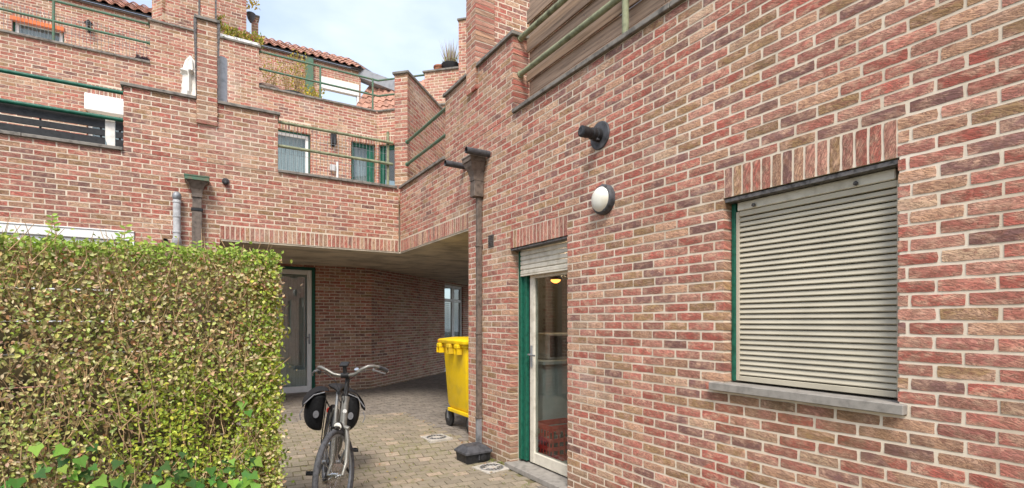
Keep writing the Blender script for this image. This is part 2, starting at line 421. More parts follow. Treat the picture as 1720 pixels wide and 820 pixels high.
def queue(root, L, H, D, mt, vis=None, mat='brick', name='brick', seed=None, hid=False):
    PIECES.setdefault((root.name, name), []).append((root, L, H, D, mt, vis, mat, R.random() if seed is None else seed, hid))
def seen(c, vis):
    p = proj(c)
    if p is None: return None
    x, y, z = p
    if not (3 < x < 1717 and 3 < y < 817): return None
    if vis and not vis(x, y): return None
    return p
def flush():
    for (rn, name), L_ in PIECES.items():
        rank = []
        for i, (root, L, H, D, mt, vis, mat, sd_, hid) in enumerate(L_):
            c = mt.translation; p = None if hid else seen(c, vis)
            rank.append((L * H / (p[2] ** 2) if p else -1, i, p[2] if p else 30))
        rank.sort(reverse=True); solo = set(i for a, i, z in rank[:300] if a > 0); zs = {i: z for a, i, z in rank}
        rest = {}
        for i, (root, L, H, D, mt, vis, mat, sd_, hid) in enumerate(L_):
            px = 860 / zs[i] * max(L, H)
            det = 2 if px > 36 else (1 if px > 18 else 0)
            Lq = round(L, 3)
            if i in solo and det == 0: det = 1
            key, (v, f, uv) = variant(Lq, H, D, det)
            if i in solo:
                o = bpy.data.objects.new(name, variant_mesh(key, M[mat], name)); C.objects.link(o); o.parent = root
                o.matrix_local = root.matrix_basis.inverted() @ mt; o['seed'] = sd_
            else: rest.setdefault(mat, []).append((v, f, uv, root.matrix_basis.inverted() @ mt, sd_))
        for mat, q in rest.items(): join_pieces('far_' + name + '_work' if name == 'brick' else 'far_' + name, q, M[mat], root)
def tilt(a, b): return Matrix.Rotation(R.uniform(-a, a), 4, 'Z') @ Matrix.Rotation(R.uniform(-b, b), 4, 'Y')
def wall(root, p0, d, rects, holes=(), soldiers=(), thick=.28, depth=.095, vis=None, core=True, hid=False, phase=0.0, joint=.0030, s_shift=0.0, bmat='brick', pname='wall', inset=0.0):
    """rects and holes are (s0, s1, z0, z1) in the wall's own frame; soldiers likewise, filled with upright bricks"""
    d = Vector(d).normalized(); F = frame2(p0, d)
    allh = list(holes) + list(soldiers)
    # mortar core: cells of the solid, boundary faces only
    if core:
        e = .006
        rr = [(a + inset, b - inset, c + inset, q) for a, b, c, q in rects]; hh = [(a - e, b + e, c - e, q + e) for a, b, c, q in holes]
        S = sorted(set([x for r in rr + hh for x in r[:2]])); Z = sorted(set([x for r in rr + hh for x in r[2:]]))
        def solid(i, k):
            if not (0 <= i < len(S) - 1 and 0 <= k < len(Z) - 1): return False
            s = (S[i] + S[i + 1]) / 2; z = (Z[k] + Z[k + 1]) / 2
            return any(a < s < b and c < z < q for a, b, c, q in rr) and not any(a < s < b and c < z < q for a, b, c, q in hh)
        mb = MB()
        y0, y1 = joint, thick
        for i in range(len(S) - 1):
            for k in range(len(Z) - 1):
                if not solid(i, k): continue
                a, b, c, q = S[i], S[i + 1], Z[k], Z[k + 1]
                mb.add([(a, y0, c), (b, y0, c), (b, y0, q), (a, y0, q)], [(0, 1, 2, 3)])
                mb.add([(a, y1, c), (b, y1, c), (b, y1, q), (a, y1, q)], [(3, 2, 1, 0)])
                if not solid(i - 1, k): mb.add([(a, y0, c), (a, y0, q), (a, y1, q), (a, y1, c)], [(0, 1, 2, 3)])
                if not solid(i + 1, k): mb.add([(b, y0, c), (b, y1, c), (b, y1, q), (b, y0, q)], [(0, 1, 2, 3)])
                if not solid(i, k - 1): mb.add([(a, y0, c), (a, y1, c), (b, y1, c), (b, y0, c)], [(0, 1, 2, 3)])
                if not solid(i, k + 1): mb.add([(a, y0, q), (b, y0, q), (b, y1, q), (a, y1, q)], [(0, 1, 2, 3)])
        mb.v = [tuple(root.matrix_basis.inverted() @ (F @ Vector(v))) for v in mb.v]
        mb.build(pname, M['mortar'], root)
    zmin = min(r[2] for r in rects); zmax = max(r[3] for r in rects)
    k0 = int(math.floor((zmin - Z0) / CH)); k1 = int(math.ceil((zmax - Z0) / CH))
    for k in range(k0, k1 + 1):
        za, zb = Z0 + k * CH, Z0 + (k + 1) * CH; zc = (za + zb) / 2
        iv = []
        for a, b, c, q in rects:
            if c - .012 <= za + .02 and zb - .02 <= q + .012: iv.append([a, b])
        iv.sort(); mg = []
        for a, b in iv:
            if mg and a <= mg[-1][1] + 1e-4: mg[-1][1] = max(mg[-1][1], b)
            else: mg.append([a, b])
        for a, b, c, q in allh:
            if zb - .012 > c and za + .012 < q:
                nn = []
                for x, y in mg:
                    if b <= x or a >= y: nn.append([x, y]); continue
                    if a > x: nn.append([x, a])
                    if b < y: nn.append([b, y])
                mg = nn
        off = phase + (BL / 2 if k % 2 else 0) + R.uniform(-.012, .012)
        for a, b in mg:
            if b - a < .03: continue
            x = math.floor((a - off) / BL) * BL + off; cuts = [a]
            while x < b:
                if x > a + .035 and x < b - .035: cuts.append(x + R.uniform(-.004, .004))
                x += BL
            cuts.append(b)
            for i in range(len(cuts) - 1):
                l = cuts[i] if i == 0 else cuts[i] + BM / 2; r = cuts[i + 1] if i == len(cuts) - 2 else cuts[i + 1] - BM / 2
                L = round(r - l, 2 if (r - l) < .18 else 2)
                L = min(L, r - l + .002)
                if L < .02: continue
                c = F @ Vector(((l + r) / 2, R.uniform(-.0008, .0008), zc + R.uniform(-.0012, .0012)))
                mt = Matrix.Translation(c) @ Matrix(((d.x, -d.y, 0, 0), (d.y, d.x, 0, 0), (0, 0, 1, 0), (0, 0, 0, 1))) @ tilt(.0045, .0035)
                queue(root, round(L, 3), CH - CM, depth, mt, vis, bmat, hid=hid)
    for a, b, c, q in soldiers:
        n = max(1, round((b - a) / .0605)); st = (b - a) / n
        for i in range(n):
            ctr = F @ Vector((a + st * (i + .5), R.uniform(-.001, .001), (c + q) / 2))
            mt = Matrix.Translation(ctr) @ Matrix(((d.x, -d.y, 0, 0), (d.y, d.x, 0, 0), (0, 0, 1, 0), (0, 0, 0, 1))) @ tilt(.0015, .006) @ Matrix.Rotation(math.pi / 2, 4, 'Y')
            queue(root, round(q - c - .012, 3), round(st - .0125, 3), depth, mt, vis, bmat, hid=hid, seed=R.choice([.1, .3, .5, .7]) + R.random() * .01)
def coping(root, p0, d, s0, s1, z, thick, over=.03, h=.04, back=.02, ends=(0, 0), mat='coping'):
    d = Vector(d).normalized(); F = root.matrix_basis.inverted() @ frame2(p0, d); n = max(1, round((s1 - s0) / 1.0)); st = (s1 - s0 + ends[0] + ends[1]) / n; a = s0 - ends[0]
    for i in range(n):
        MB().box((a + i * st + .0015, -over, z), (a + (i + 1) * st - .0015, thick + back, z + h + (i % 2) * .001), F, bev=.005).build('coping_slab', M[mat], root)

HEDGE = lambda x, y: x < 468 and y > 418
# ------------------------------------------------------------------ the near building on the right
XR = 2.72
nb = empty('brick_building', (XR, 4.0, 0), 0, 'near red brick building on the right with louvred window shutter and narrow glass door', 'building')
DY = (3.55, 4.51); WY = (1.083, 1.992); HL = Z0 + 34 * CH; HS = .186
sY = lambda y: 7.91 - y
DR = (0, -1)
Yraise = onX(748, XR).y
door_h = (sY(DY[1]), sY(DY[0]), -.2, HL); win_h = (sY(WY[1]), sY(WY[0]), 1.02, HL)
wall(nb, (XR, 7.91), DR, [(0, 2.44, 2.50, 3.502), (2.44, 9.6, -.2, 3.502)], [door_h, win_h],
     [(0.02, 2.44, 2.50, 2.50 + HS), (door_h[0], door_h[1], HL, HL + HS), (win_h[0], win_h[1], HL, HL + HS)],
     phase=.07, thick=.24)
wall(nb, (XR, 7.91), DR, [(sY(Yraise), sY(4.45), 3.5025, Z0 + 69 * CH)], thick=.188, depth=.19, phase=.07, inset=.006)
wall(nb, (XR - .03, 7.91), DR, [(2.44, 2.68, Z0 + 65 * CH, 5.6)], thick=.248, depth=.25, inset=.006, phase=.03)
wall(nb, (XR + .235, 5.255), (1, 0), [(0, 3.6, 3.3, 5.6)], thick=.18, vis=lambda x, y: x < 882 and y < 140, phase=.05)
# far end of the wall, facing the passage, and the wall beyond it
wall(nb, (9.0, 5.465), (-1, 0), [(0, 6.04, -.1, 2.51)], thick=.12, hid=True)
coping(nb, (XR, 7.91), DR, 0.0, sY(Yraise), 3.503, .19, .03)
coping(nb, (XR, 7.91), DR, sY(4.435), 9.6, 3.503, .19, .03)
coping(nb, (XR, 7.91), DR, sY(Yraise), 2.438, Z0 + 69 * CH + .001, .19, .03, ends=(.03, 0))
coping(nb, (XR, 7.91), DR, 2.682, sY(4.45), Z0 + 69 * CH + .001, .19, .03, ends=(0, .03))
# roof slab, terrace, room
inv = nb.matrix_basis.inverted()
def W(mb):  # world coordinates into the near building's frame
    return mb
def nbuild(mb, name, mat, parent=None, sm=False):
    o = mb.build(name, mat, parent or nb, sm)
    if parent is None: mb_ = o.data; mb_.transform(inv)
    return o
nbuild(MB().box((XR + .241, -1.7, 2.62), (9, 5.24, 3.30)), 'roof_slab', M['mortar'])
nbuild(MB().box((XR + .245, -1.7, -.12), (9, 5.33, .0)), 'room_floor', M['room'])
nbuild(MB().box((XR + .245, 5.16, .001), (9, 5.335, 2.619)).box((XR + .245, 2.6, .001), (6.2, 2.7, 2.619)).box((6.0, 2.71, .001), (6.1, 5.155, 2.619)).box((XR + .245, -1.7, .001), (9, -1.6, 2.619)).box((8.9, -1.59, .001), (9, 2.59, 2.619)), 'room_wall', M['room'])
nbuild(MB().box((XR + .245, 2.705, 2.50), (5.99, 5.155, 2.60)), 'room_ceiling', M['room'])
# ---- slatted shutter window
win = empty('window', (XR - XR, 0, 0)); win.parent = nb; win.matrix_local = inv
y0w, y1w, z0w = WY[0], WY[1], 1.03
xw = XR + .075
MB().box((XR + .008, y0w + .001, HL - .022), (XR + .12, y1w - .001, HL - .002)).build('lintel_angle', M['steel'], win)
MB().box((xw - .01, y0w + .035, HL - .075), (xw + .12, y1w - .045, HL - .024), bev=.004).build('shutter_box', M['cream'], win)
for yb in (y0w + .2, y1w - .16): MB().lathe((xw - .03, yb, HL - .06), (1, 0, 0), [(0, .006), (.004, .011), (.012, .011), (.02, .006)], 10).build('bolt', M['steel'], win, True)
MB().box((xw - .005, y1w - .028, z0w), (xw + .10, y1w - .002, HL - .024), bev=.003).build('green_frame', M['green'], win)
MB().box((xw - .005, y0w + .002, z0w), (xw + .10, y0w + .006, HL - .024)).build('green_frame', M['green'], win)
ztop = HL - .078; a_, b_ = y0w + .008, y1w - .030
MB().box((xw, a_, z0w + .004), (xw + .035, a_ + .026, ztop), bev=.002).box((xw, b_ - .022, z0w + .004), (xw + .035, b_, ztop), bev=.002).box((xw + .001, a_ + .026, z0w + .004), (xw + .034, b_ - .022, z0w + .034), bev=.002).box((xw + .001, a_ + .026, ztop - .030), (xw + .034, b_ - .022, ztop), bev=.002).build('shutter_frame', M['shutter'], win)
ns = 31; zz0, zz1 = z0w + .038, ztop - .034
lw = (b_ - a_ - .048)
sl = MB().loft([[( -.010, yy, -.012), (-.014, yy, -.007), (-.004, yy, .0125), (.003, yy, .016), (.010, yy, .012)] for yy in (-lw / 2 + .001, lw / 2 - .001)]).mesh('slat', M['shutter'])
for i in range(ns):
    o = bpy.data.objects.new('slat', sl); C.objects.link(o); o.parent = win; o['seed'] = R.random()
    o.location = (xw + .016, (a_ + b_) / 2 + .002, zz0 + (zz1 - zz0) * (i + .45) / ns); o.rotation_euler = (0, R.uniform(-.03, .03), 0)
MB().box((xw + .045, a_, z0w), (xw + .06, b_, HL - .03)).build('backing_panel', M['shutgap'], win)
sill = MB().box((XR - .04, 1.046, .972), (XR + .118, 2.073, 1.020), bev=.004).build('window_sill', M['bluestone'], nb); sill.data.transform(inv)
# ---- narrow glass door
dr = empty('door'); dr.parent = nb; dr.matrix_local = inv
xd = XR + .10
MB().box((XR + .008, DY[0] + .001, HL - .018), (XR + .10, DY[1] - .001, HL - .002)).build('lintel_angle', M['steel'], dr)
MB().box((xd, DY[1] - .058, -.03), (xd + .13, DY[1] - .003, HL - .02), bev=.004).build('green_frame', M['green'], dr)
MB().box((xd + .022, DY[1] - .118, -.03), (xd + .135, DY[1] - .060, HL - .02), bev=.004).build('green_frame', M['green'], dr)
MB().box((xd + .04, DY[0] + .003, -.03), (xd + .13, DY[0] + .06, HL - .02), bev=.004).build('green_frame', M['green'], dr)
MB().box((xd + .055, DY[1] - .145, -.03), (xd + .13, DY[1] - .120, HL - .02)).build('black_seal', M['dark'], dr)
xl = xd + .045; l0, l1, zb0, zb1 = DY[0] + .062, DY[1] - .148, -.035, HL - .25
MB().box((xl, l1 - .078, zb0), (xl + .055, l1, zb1), bev=.006).box((xl, l0, zb0), (xl + .055, l0 + .078, zb1), bev=.006).box((xl + .001, l0 + .078, zb0), (xl + .054, l1 - .078, zb0 + .11), bev=.006).box((xl + .001, l0 + .078, zb1 - .06), (xl + .054, l1 - .078, zb1), bev=.006).build('door_frame', M['cream'], dr)
MB().box((xl + .018, l0 + .070, zb0 + .10), (xl + .024, l1 - .070, zb1 - .05)).build('glass', M['glass'], dr)
MB().box((xl - .012, l1 - .052, .93), (xl, l1 - .026, 1.15), bev=.003).tube([(xl - .006, l1 - .039, 1.06), (xl - .045, l1 - .039, 1.06), (xl - .05, l1 - .16, 1.055)], .009, 8).build('handle', M['zinc'], dr, True)
rs = empty('roller_shutter'); rs.parent = nb; rs.matrix_local = inv
for i in range(6):
    z = HL - .27 + i * .048; mb = MB()
    L0 = [(xd - .012 + .010, z + .002), (xd - .012, z + .010), (xd - .012, z + .038), (xd - .004, z + .0475), (xd + .002, z + .0475), (xd + .002, z + .002)]
    mb.loft([[(p, yy, q) for p, q in L0] for yy in (DY[0] + .012, DY[1] - .040 - .02)]); o = mb.build('slat', M['cream'], rs); o['seed'] = R.random()
MB().box((xd - .014, DY[0] + .012, HL - .284), (xd + .006, DY[1] - .06, HL - .268), bev=.003).build('bottom_bar', M['cream'], rs)
ds = MB().box((XR - .055, 3.30, -.100), (XR + .245, 4.535, -.050), bev=.005).build('door_sill', M['bluestone'], nb); ds.data.transform(inv)
v0 = onX(825, XR, 402); vg = MB().box((XR - .004, v0.y - .06, v0.z - .09), (XR + .03, v0.y + .06, v0.z + .05), bev=.003)
vent = vg.build('vent_grille', M['brownpvc'], nb); vent.data.transform(inv)
vm = MB()
for i in range(7): vm.box((XR - .012, v0.y - .052, v0.z - .082 + i * .019), (XR - .003, v0.y + .052, v0.z - .074 + i * .019))
vm.build('vent_slat', M['steel'], vent)
vent.children[0].data.transform(inv)

# kitchen behind the glass
ck = empty('kitchen_counter', (3.95, 4.8, 0), 0, 'pale kitchen unit with worktop behind the narrow glass door', 'kitchen unit')
MB().box((-.85, -.33, .001), (1.1, .35, .93)).build('cabinet', M['counter'], ck)
MB().box((-.87, -.37, .932), (1.12, .35, .972), bev=.004).build('worktop', M['counter'], ck)
mw = empty('microwave', (3.50, 4.72, .974), 0, 'white microwave oven standing on the kitchen worktop', 'microwave')
MB().box((-.27, -.17, 0), (.27, .17, .29), bev=.01).build('case', M['greypvc'], mw)
MB().box((-.25, -.178, .03), (.12, -.172, .26)).build('door_window', M['dkgrey'], mw)
MB().lathe((.19, -.172, .09), (0, -1, 0), [(0, .022), (.015, .02)], 14).build('knob', M['zinc'], mw)
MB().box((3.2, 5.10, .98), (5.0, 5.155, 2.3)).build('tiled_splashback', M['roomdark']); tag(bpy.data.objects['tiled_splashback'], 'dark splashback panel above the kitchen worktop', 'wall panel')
cr_ = empty('red_crate', (3.145, 4.255, .0), 0, 'red plastic bottle crate on the floor just inside the glass door', 'crate')
def crate(root, w_, d_, h_):
    mb = MB(); t = .012
    mb.box((-w_ / 2, -d_ / 2, 0), (w_ / 2, d_ / 2, t))
    for zz, hh in ((.013, .05), (.11, .035), (.19, .04), (h_ - .055, .055)):
        mb.box((-w_ / 2, -d_ / 2, zz), (-w_ / 2 + t, d_ / 2, zz + hh)); mb.box((w_ / 2 - t, -d_ / 2, zz), (w_ / 2, d_ / 2, zz + hh))
        mb.box((-w_ / 2 + t + .001, -d_ / 2, zz), (w_ / 2 - t - .001, -d_ / 2 + t, zz + hh)); mb.box((-w_ / 2 + t + .001, d_ / 2 - t, zz), (w_ / 2 - t - .001, d_ / 2, zz + hh))
    mb.build('crate_side', M['red'], root)
    rb = MB()
    for i in range(6):
        x = -w_ / 2 + .01 + i * (w_ - .04) / 5; rb.box((x, -d_ / 2 - .006, .02), (x + .02, -d_ / 2 - .001, h_ - .02)); y = -d_ / 2 + .01 + i * (d_ - .04) / 5
        rb.box((-w_ / 2 - .006, y, .02), (-w_ / 2 - .001, y + .02, h_ - .02))
    rb.build('crate_rib', M['red'], root)
    bt = MB()
    for i in range(3):
        for j in range(2): bt.lathe((-w_ / 3 + i * w_ / 3, -d_ / 5 + j * d_ / 2.5, .02), (0, 0, 1), [(0, .033), (.15, .033), (.2, .012), (.25, .012)], 8)
    bt.build('bottle_row', M['dkgrey'], root)
crate(cr_, .40, .30, .36)
pl = empty('pendant_lamp', (3.13, 4.28, 2.5), 0, 'dark pendant lamp glowing orange inside the kitchen', 'lamp')
MB().tube([(0, 0, 0), (0, 0, -.56)], .006, 6).build('cord', M['dark'], pl)
MB().lathe((0, 0, -.54), (0, 0, -1), [(0, .03), (.05, .045), (.13, .07), (.135, .068)], 16).build('lamp_shade', M['dark'], pl, True)
MB().lathe((0, 0, -.64), (0, 0, -1), [(0, .02), (.02, .05), (.05, .05), (.07, .02)], 12).build('bulb', M['bulb'], pl, True)
ld = bpy.data.lights.new('pendant_glow', 'POINT'); ld.energy = 5; ld.color = (1, .66, .36); ld.shadow_soft_size = .06; lo_ = bpy.data.objects.new('pendant_glow', ld); C.objects.link(lo_); lo_.parent = pl; lo_.location = (.16, .05, -.58)

# ------------------------------------------------------------------ front left building
YF = 7.91; D1 = (1, 0)
fb = empty('brick_building', (-1, YF, 0), 0, 'lower brick building above the hedge with railed balcony and white roller shutter box', 'building')
fx = lambda px: onY(px, YF).x + 3.6
wl = (.55, fx(228) - .01, .9, Z0 + 40 * CH)
wall(fb, (-3.6, YF), D1, [(0, .22 + 3.6, -.2, 3.502), (.22 + 3.6, 6.295, 2.50, 3.502)], [wl], [(.22 + 3.6, 6.29, 2.50, 2.50 + HS)], vis=lambda x, y: not HEDGE(x, y), phase=.02)
xr0, xr1 = fx(207), fx(467); px0, px1 = fx(330), fx(365)
wall(fb, (-3.6, YF), D1, [(xr0, xr1, 3.5025, Z0 + 69 * CH)], thick=.188, depth=.19, phase=.02, inset=.006)
wall(fb, (-3.6, YF - .03), D1, [(px0, px1, Z0 + 64 * CH, Z0 + 86 * CH)], thick=.248, depth=.25, inset=.006, phase=.12)
coping(fb, (-3.6, YF), D1, 0, xr0 - .001, 3.503, .19); coping(fb, (-3.6, YF), D1, xr1 + .001, 6.27, 3.503, .19)
coping(fb, (-3.6, YF), D1, xr0, px0 - .002, Z0 + 69 * CH + .001, .19, ends=(.03, 0)); coping(fb, (-3.6, YF), D1, px1 + .002, xr1, Z0 + 69 * CH + .001, .19, ends=(0, .03))
coping(fb, (-3.6, YF - .03), D1, px0, px1, Z0 + 86 * CH + .001, .25, ends=(.03, .03))
finv = fb.matrix_basis.inverted()
def fbuild(mb, name, mat, sm=False):
    o = mb.build(name, mat, fb, sm); o.data.transform(finv); return o
# thin dark metal edging down both sides of the pillar, tapering
for s_, sg in ((px0, -1), (px1, 1)):
    x = s_ - 3.6; zt = Z0 + 86 * CH; zb = Z0 + 69 * CH + .045
    fbuild(MB().add([(x, YF - .05, zt), (x + sg * .035, YF - .05, zt), (x + sg * .004, YF - .035, zb), (x, YF - .035, zb), (x, YF + .25, zt), (x + sg * .035, YF + .25, zt), (x + sg * .004, YF + .25, zb), (x, YF + .25, zb)],
                    [(0, 1, 2, 3), (7, 6, 5, 4), (0, 4, 5, 1), (1, 5, 6, 2), (2, 6, 7, 3), (3, 7, 4, 0)]), 'edge_trim', M['steel'])
fbuild(MB().box((-3.6, YF + .285, 2.55), (9.0, 11.74, 3.30)), 'terrace_slab', M['mortar'])
# underpass side wall beneath the band, hidden by the hedge
wall(fb, (.22, YF + .10), (0, 1), [(0, 2.6, -.05, 2.51)], thick=.25, hid=True)
# roller shutter window over the hedge
sw = empty('window'); sw.parent = fb; sw.matrix_local = finv
xa, xb = -3.6 + wl[0] + .004, -3.6 + wl[1] - .004; zt = wl[3] - .004
MB().box((xa, YF - .012, zt - .11), (xb, YF + .13, zt - .006), bev=.006).build('shutter_box', M['white'], sw)
MB().box((xa, YF - .022, zt - .006), (xb, YF + .1, zt + .010), bev=.003).build('drip_edge', M['white'], sw)
MB().box((xb - .035, YF - .008, .9), (xb, YF + .06, zt - .113), bev=.003).build('guide_rail', M['white'], sw)
MB().box((xa, YF - .008, .9), (xa + .035, YF + .06, zt - .113), bev=.003).build('guide_rail', M['white'], sw)
for i in range(30):
    z = zt - .16 - i * .045
    if z < .92: break
    o = MB().box((xa + .036, YF + .02 - .004 * (i % 2), z), (xb - .036, YF + .035, z + .043), bev=.004).build('slat', M['white'], sw); o['seed'] = R.random()

# ------------------------------------------------------------------ second tier
YB = 11.75
sb = empty('brick_building', (0, YB, 0), 0, 'middle tier brick building set back behind the lower balcony, with net curtain windows', 'building')
bx = lambda px: onY(px, YB).x + 5.2
hb = lambda px, py: onY(px, YB, py).z
cxn = onY(633, YB).x
WB = [(bx(146), bx(262), 3.3, hb(146, 157)), (bx(436), bx(522), 3.3, hb(505, 222)), (bx(590), bx(632) - .02, 3.3, hb(600, 238))]
HB = Z0 + 100 * CH; HB2 = Z0 + 113 * CH
lin = [(a, b, q, q + HS) for a, b, c, q in WB]
brx0, brx1 = bx(252), bx(435)
def visB(x, y): return y < 312 and not (325 < x < 372 and y > 30) and not (x < 207 and y > 200) and not (207 < x < 467 and y > 150 + (x - 207) * .17)
wall(sb, (-5.2, YB), D1, [(0, cxn + 5.2, 2.9, HB), (brx0, brx1, HB, HB2)], WB, lin, vis=visB, phase=.1)
coping(sb, (-5.2, YB), D1, 0, brx0 - .001, HB + .001, .28, .035); coping(sb, (-5.2, YB), D1, brx1 + .001, cxn + 5.2 - .01, HB + .001, .28, .035)
p0_, p1_ = bx(336), bx(361)
coping(sb, (-5.2, YB), D1, brx0, p0_ - .002, HB2 + .001, .28, .035, ends=(.04, 0)); coping(sb, (-5.2, YB), D1, p1_ + .002, brx1, HB2 + .001, .28, .035, ends=(0, .04))
wall(sb, (-5.2, YB - .035), D1, [(p0_, p1_, HB2 - .3, 8.7)], thick=.248, depth=.25, inset=.006, vis=lambda x, y: y < 33, phase=.15)
sinv = sb.matrix_basis.inverted()
for s_, sg in ((p0_, -1), (p1_, 1)):
    x = s_ - 5.2
    o = MB().box((x if sg > 0 else x - .03, YB - .05, HB2 + .045), (x + .03 if sg > 0 else x, YB + .2, 8.7)).build('edge_trim', M['steel'], sb); o.data.transform(sinv)
# chamfered corner of the same tier
DC = Vector((1, -1)).normalized(); SB = Vector((cxn, YB))
lenC = 5.2
wall(sb, (SB.x, SB.y), DC, [(0, lenC, 2.9, HB)], [(.04, .95, 3.3, WB[2][3])], [(.04, .95, WB[2][3], WB[2][3] + HS)], vis=lambda x, y: 630 < x < 660 or (690 < x < 748 and y < 180), phase=.05)
coping(sb, (SB.x, SB.y), DC, .015, lenC, HB + .001, .28, .035)
o = MB().box((-5.2, YB + .285, HB - .45), (9, 15.6, HB - .2)).build('terrace_slab', M['mortar'], sb); o.data.transform(sinv)
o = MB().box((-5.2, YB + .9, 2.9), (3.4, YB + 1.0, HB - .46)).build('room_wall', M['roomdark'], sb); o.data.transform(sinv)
def simple_window(root, invm, F, s0, s1, z0, z1, frame='white', green=True, curtain=True, mull=(), fr=.06, ylev=.10, glass='glass', sash=None):
    w_ = empty('window'); w_.parent = root; w_.matrix_local = invm @ F
    if green:
        MB().box((s0 + .002, ylev - .01, z0), (s0 + .03, ylev + .09, z1 - .032)).box((s1 - .03, ylev - .01, z0), (s1 - .002, ylev + .09, z1 - .032)).box((s0 + .002, ylev - .009, z1 - .031), (s1 - .002, ylev + .09, z1 - .002)).build('green_frame', M['green'], w_)
        s0 += .032; s1 -= .032; z1 -= .034
    xs = [s0] + [s0 + (s1 - s0) * m_ for m_ in mull] + [s1]
    for i in range(len(xs) - 1):
        a, b = xs[i] + .001, xs[i + 1] - .001
        MB().box((a, ylev, z0), (a + fr, ylev + .06, z1), bev=.004).box((b - fr, ylev, z0), (b, ylev + .06, z1), bev=.004).box((a + fr, ylev + .001, z1 - fr), (b - fr, ylev + .059, z1), bev=.004).box((a + fr, ylev + .001, z0), (b - fr, ylev + .059, z0 + fr), bev=.004).build('sash_frame', M[frame], w_)
        MB().box((a + fr - .005, ylev + .03, z0 + fr - .005), (b - fr + .005, ylev + .036, z1 - fr + .005)).build('glass', M[glass], w_)
    if curtain:
        mb = MB(); n = 40; o_ = len(mb.v)
        for i in range(n + 1):
            x = s0 + (s1 - s0) * i / n; y = ylev + .13 + .012 * math.sin(i * 1.9) + R.uniform(-.004, .004)
            mb.v += [(x, y, z0), (x, y, z1 - .01)]
        mb.f += [(2 * i, 2 * i + 2, 2 * i + 3, 2 * i + 1) for i in range(n)]
        mb.build('curtain', M['curtain'], w_)
    return w_
FB = frame2((-5.2, YB), (1, 0)); FC = frame2((SB.x, SB.y), DC)
w1 = simple_window(sb, sinv, FB, WB[0][0], WB[0][1], 3.35, WB[0][3] - .30, 'white', False)
MB().box((WB[0][0] - .03, -.06, WB[0][3] - .30), (WB[0][1] + .03, .12, WB[0][3] - .005), bev=.01).build('shutter_box', M['white'], w1)
simple_window(sb, sinv, FB, WB[1][0], WB[1][1], 3.35, WB[1][3], 'white')
simple_window(sb, sinv, FB, WB[2][0], WB[2][1], 3.35, WB[2][3], 'green', True, True, (.82,), fr=.045)
simple_window(sb, sinv, FC, .04, .95, 3.35, WB[2][3], 'green', True, False, (.5,), glass='glassd')

# divider between the two balconies, on the diagonal
dv = empty('brick_wall', (2.79, 8.07, 0), 0, 'brick divider standing diagonally in the corner between the two balconies', 'wall')
Dg = Vector((1, 1)).normalized(); cF = Vector((2.79, 8.07)); hw = .115; ZD = Z0 + 87 * CH
pf = cF - DC * hw
wall(dv, (pf.x, pf.y), DC, [(0, 2 * hw, 3.3, ZD)], thick=.10, depth=.104, phase=.02, inset=.006)
pr = cF + DC * hw + Dg * .1005
wall(dv, (pr.x, pr.y), Dg, [(0, 3.0, 3.3, ZD)], thick=2 * hw, depth=.095, phase=.03, vis=lambda x, y: x < 747)
coping(dv, (pf.x, pf.y), DC, 0, 2 * hw, ZD + .001, .101, .03, ends=(.03, .03), back=-.001)
coping(dv, (pr.x, pr.y), Dg, 0, 3.0, ZD + .001, 2 * hw, .03, back=.03)

# upper right raised parapet with chimney-like pier
ur = empty('brick_wall', (4.4, 10.8, 0), 0, 'high brick parapet with slim pier carrying plant pots, upper centre', 'wall')
KD = 15.23
P713 = onD(713, KD + .08); P771 = onD(771, KD + .08); P790 = onD(791, KD + .08); L1 = (P771 - P713).length; L2 = (P790 - P713).length
wall(ur, (P713.x, P713.y), DC, [(0, L1 + 1.6, HB - .5, HB2)], thick=.25, depth=.18, inset=.005, vis=lambda x, y: x < 788, phase=.03)
coping(ur, (P713.x, P713.y), DC, 0, L1 - .002, HB2 + .001, .25, .035, ends=(.04, 0))
q = Vector((P713.x, P713.y)) + Vector((-DC.y, DC.x)) * -.03
wall(ur, (q.x, q.y), DC, [(L1, L2, HB2 - .3, Z0 + 130 * CH)], thick=.248, depth=.25, inset=.006, vis=lambda x, y: x < 788, phase=.09)
coping(ur, (q.x, q.y), DC, L1, L2, Z0 + 130 * CH + .001, .25, .03, ends=(.03, .03))

# chimney mass behind the second tier
cm = empty('brick_chimney', (0.2, 12.9, 0), 0, 'tall broad brick stack rising behind the flower box at upper left', 'chimney')
YM = 12.6
mx0, mx1 = onY(278, YM).x, onY(414, YM).x
wall(cm, (mx0, YM), D1, [(0, mx1 - mx0, HB - .3, 9.6)], thick=.25, vis=lambda x, y: y < 62 and not 330 < x < 365, phase=.05)
pa = Vector((mx0, YM)); dl = Vector((.75, -1)).normalized(); pl_ = pa - dl * .42
wall(cm, (pl_.x, pl_.y), dl, [(0, .32, HB - .3, 9.6)], thick=.2, vis=lambda x, y: y < 30, phase=.05)
rr_ = wall(cm, (mx1 + .15, YM + .55), D1, [(0, onY(434, YM + .55).x - mx1 - .15, HB - .3, onY(430, YM + .55, 29).z)], thick=.2, vis=lambda x, y: y < 60)
coping(cm, (mx1 + .15, YM + .55), D1, 0, onY(434, YM + .55).x - mx1 - .15, onY(430, YM + .55, 29).z + .002, .2, ends=(0, .03))

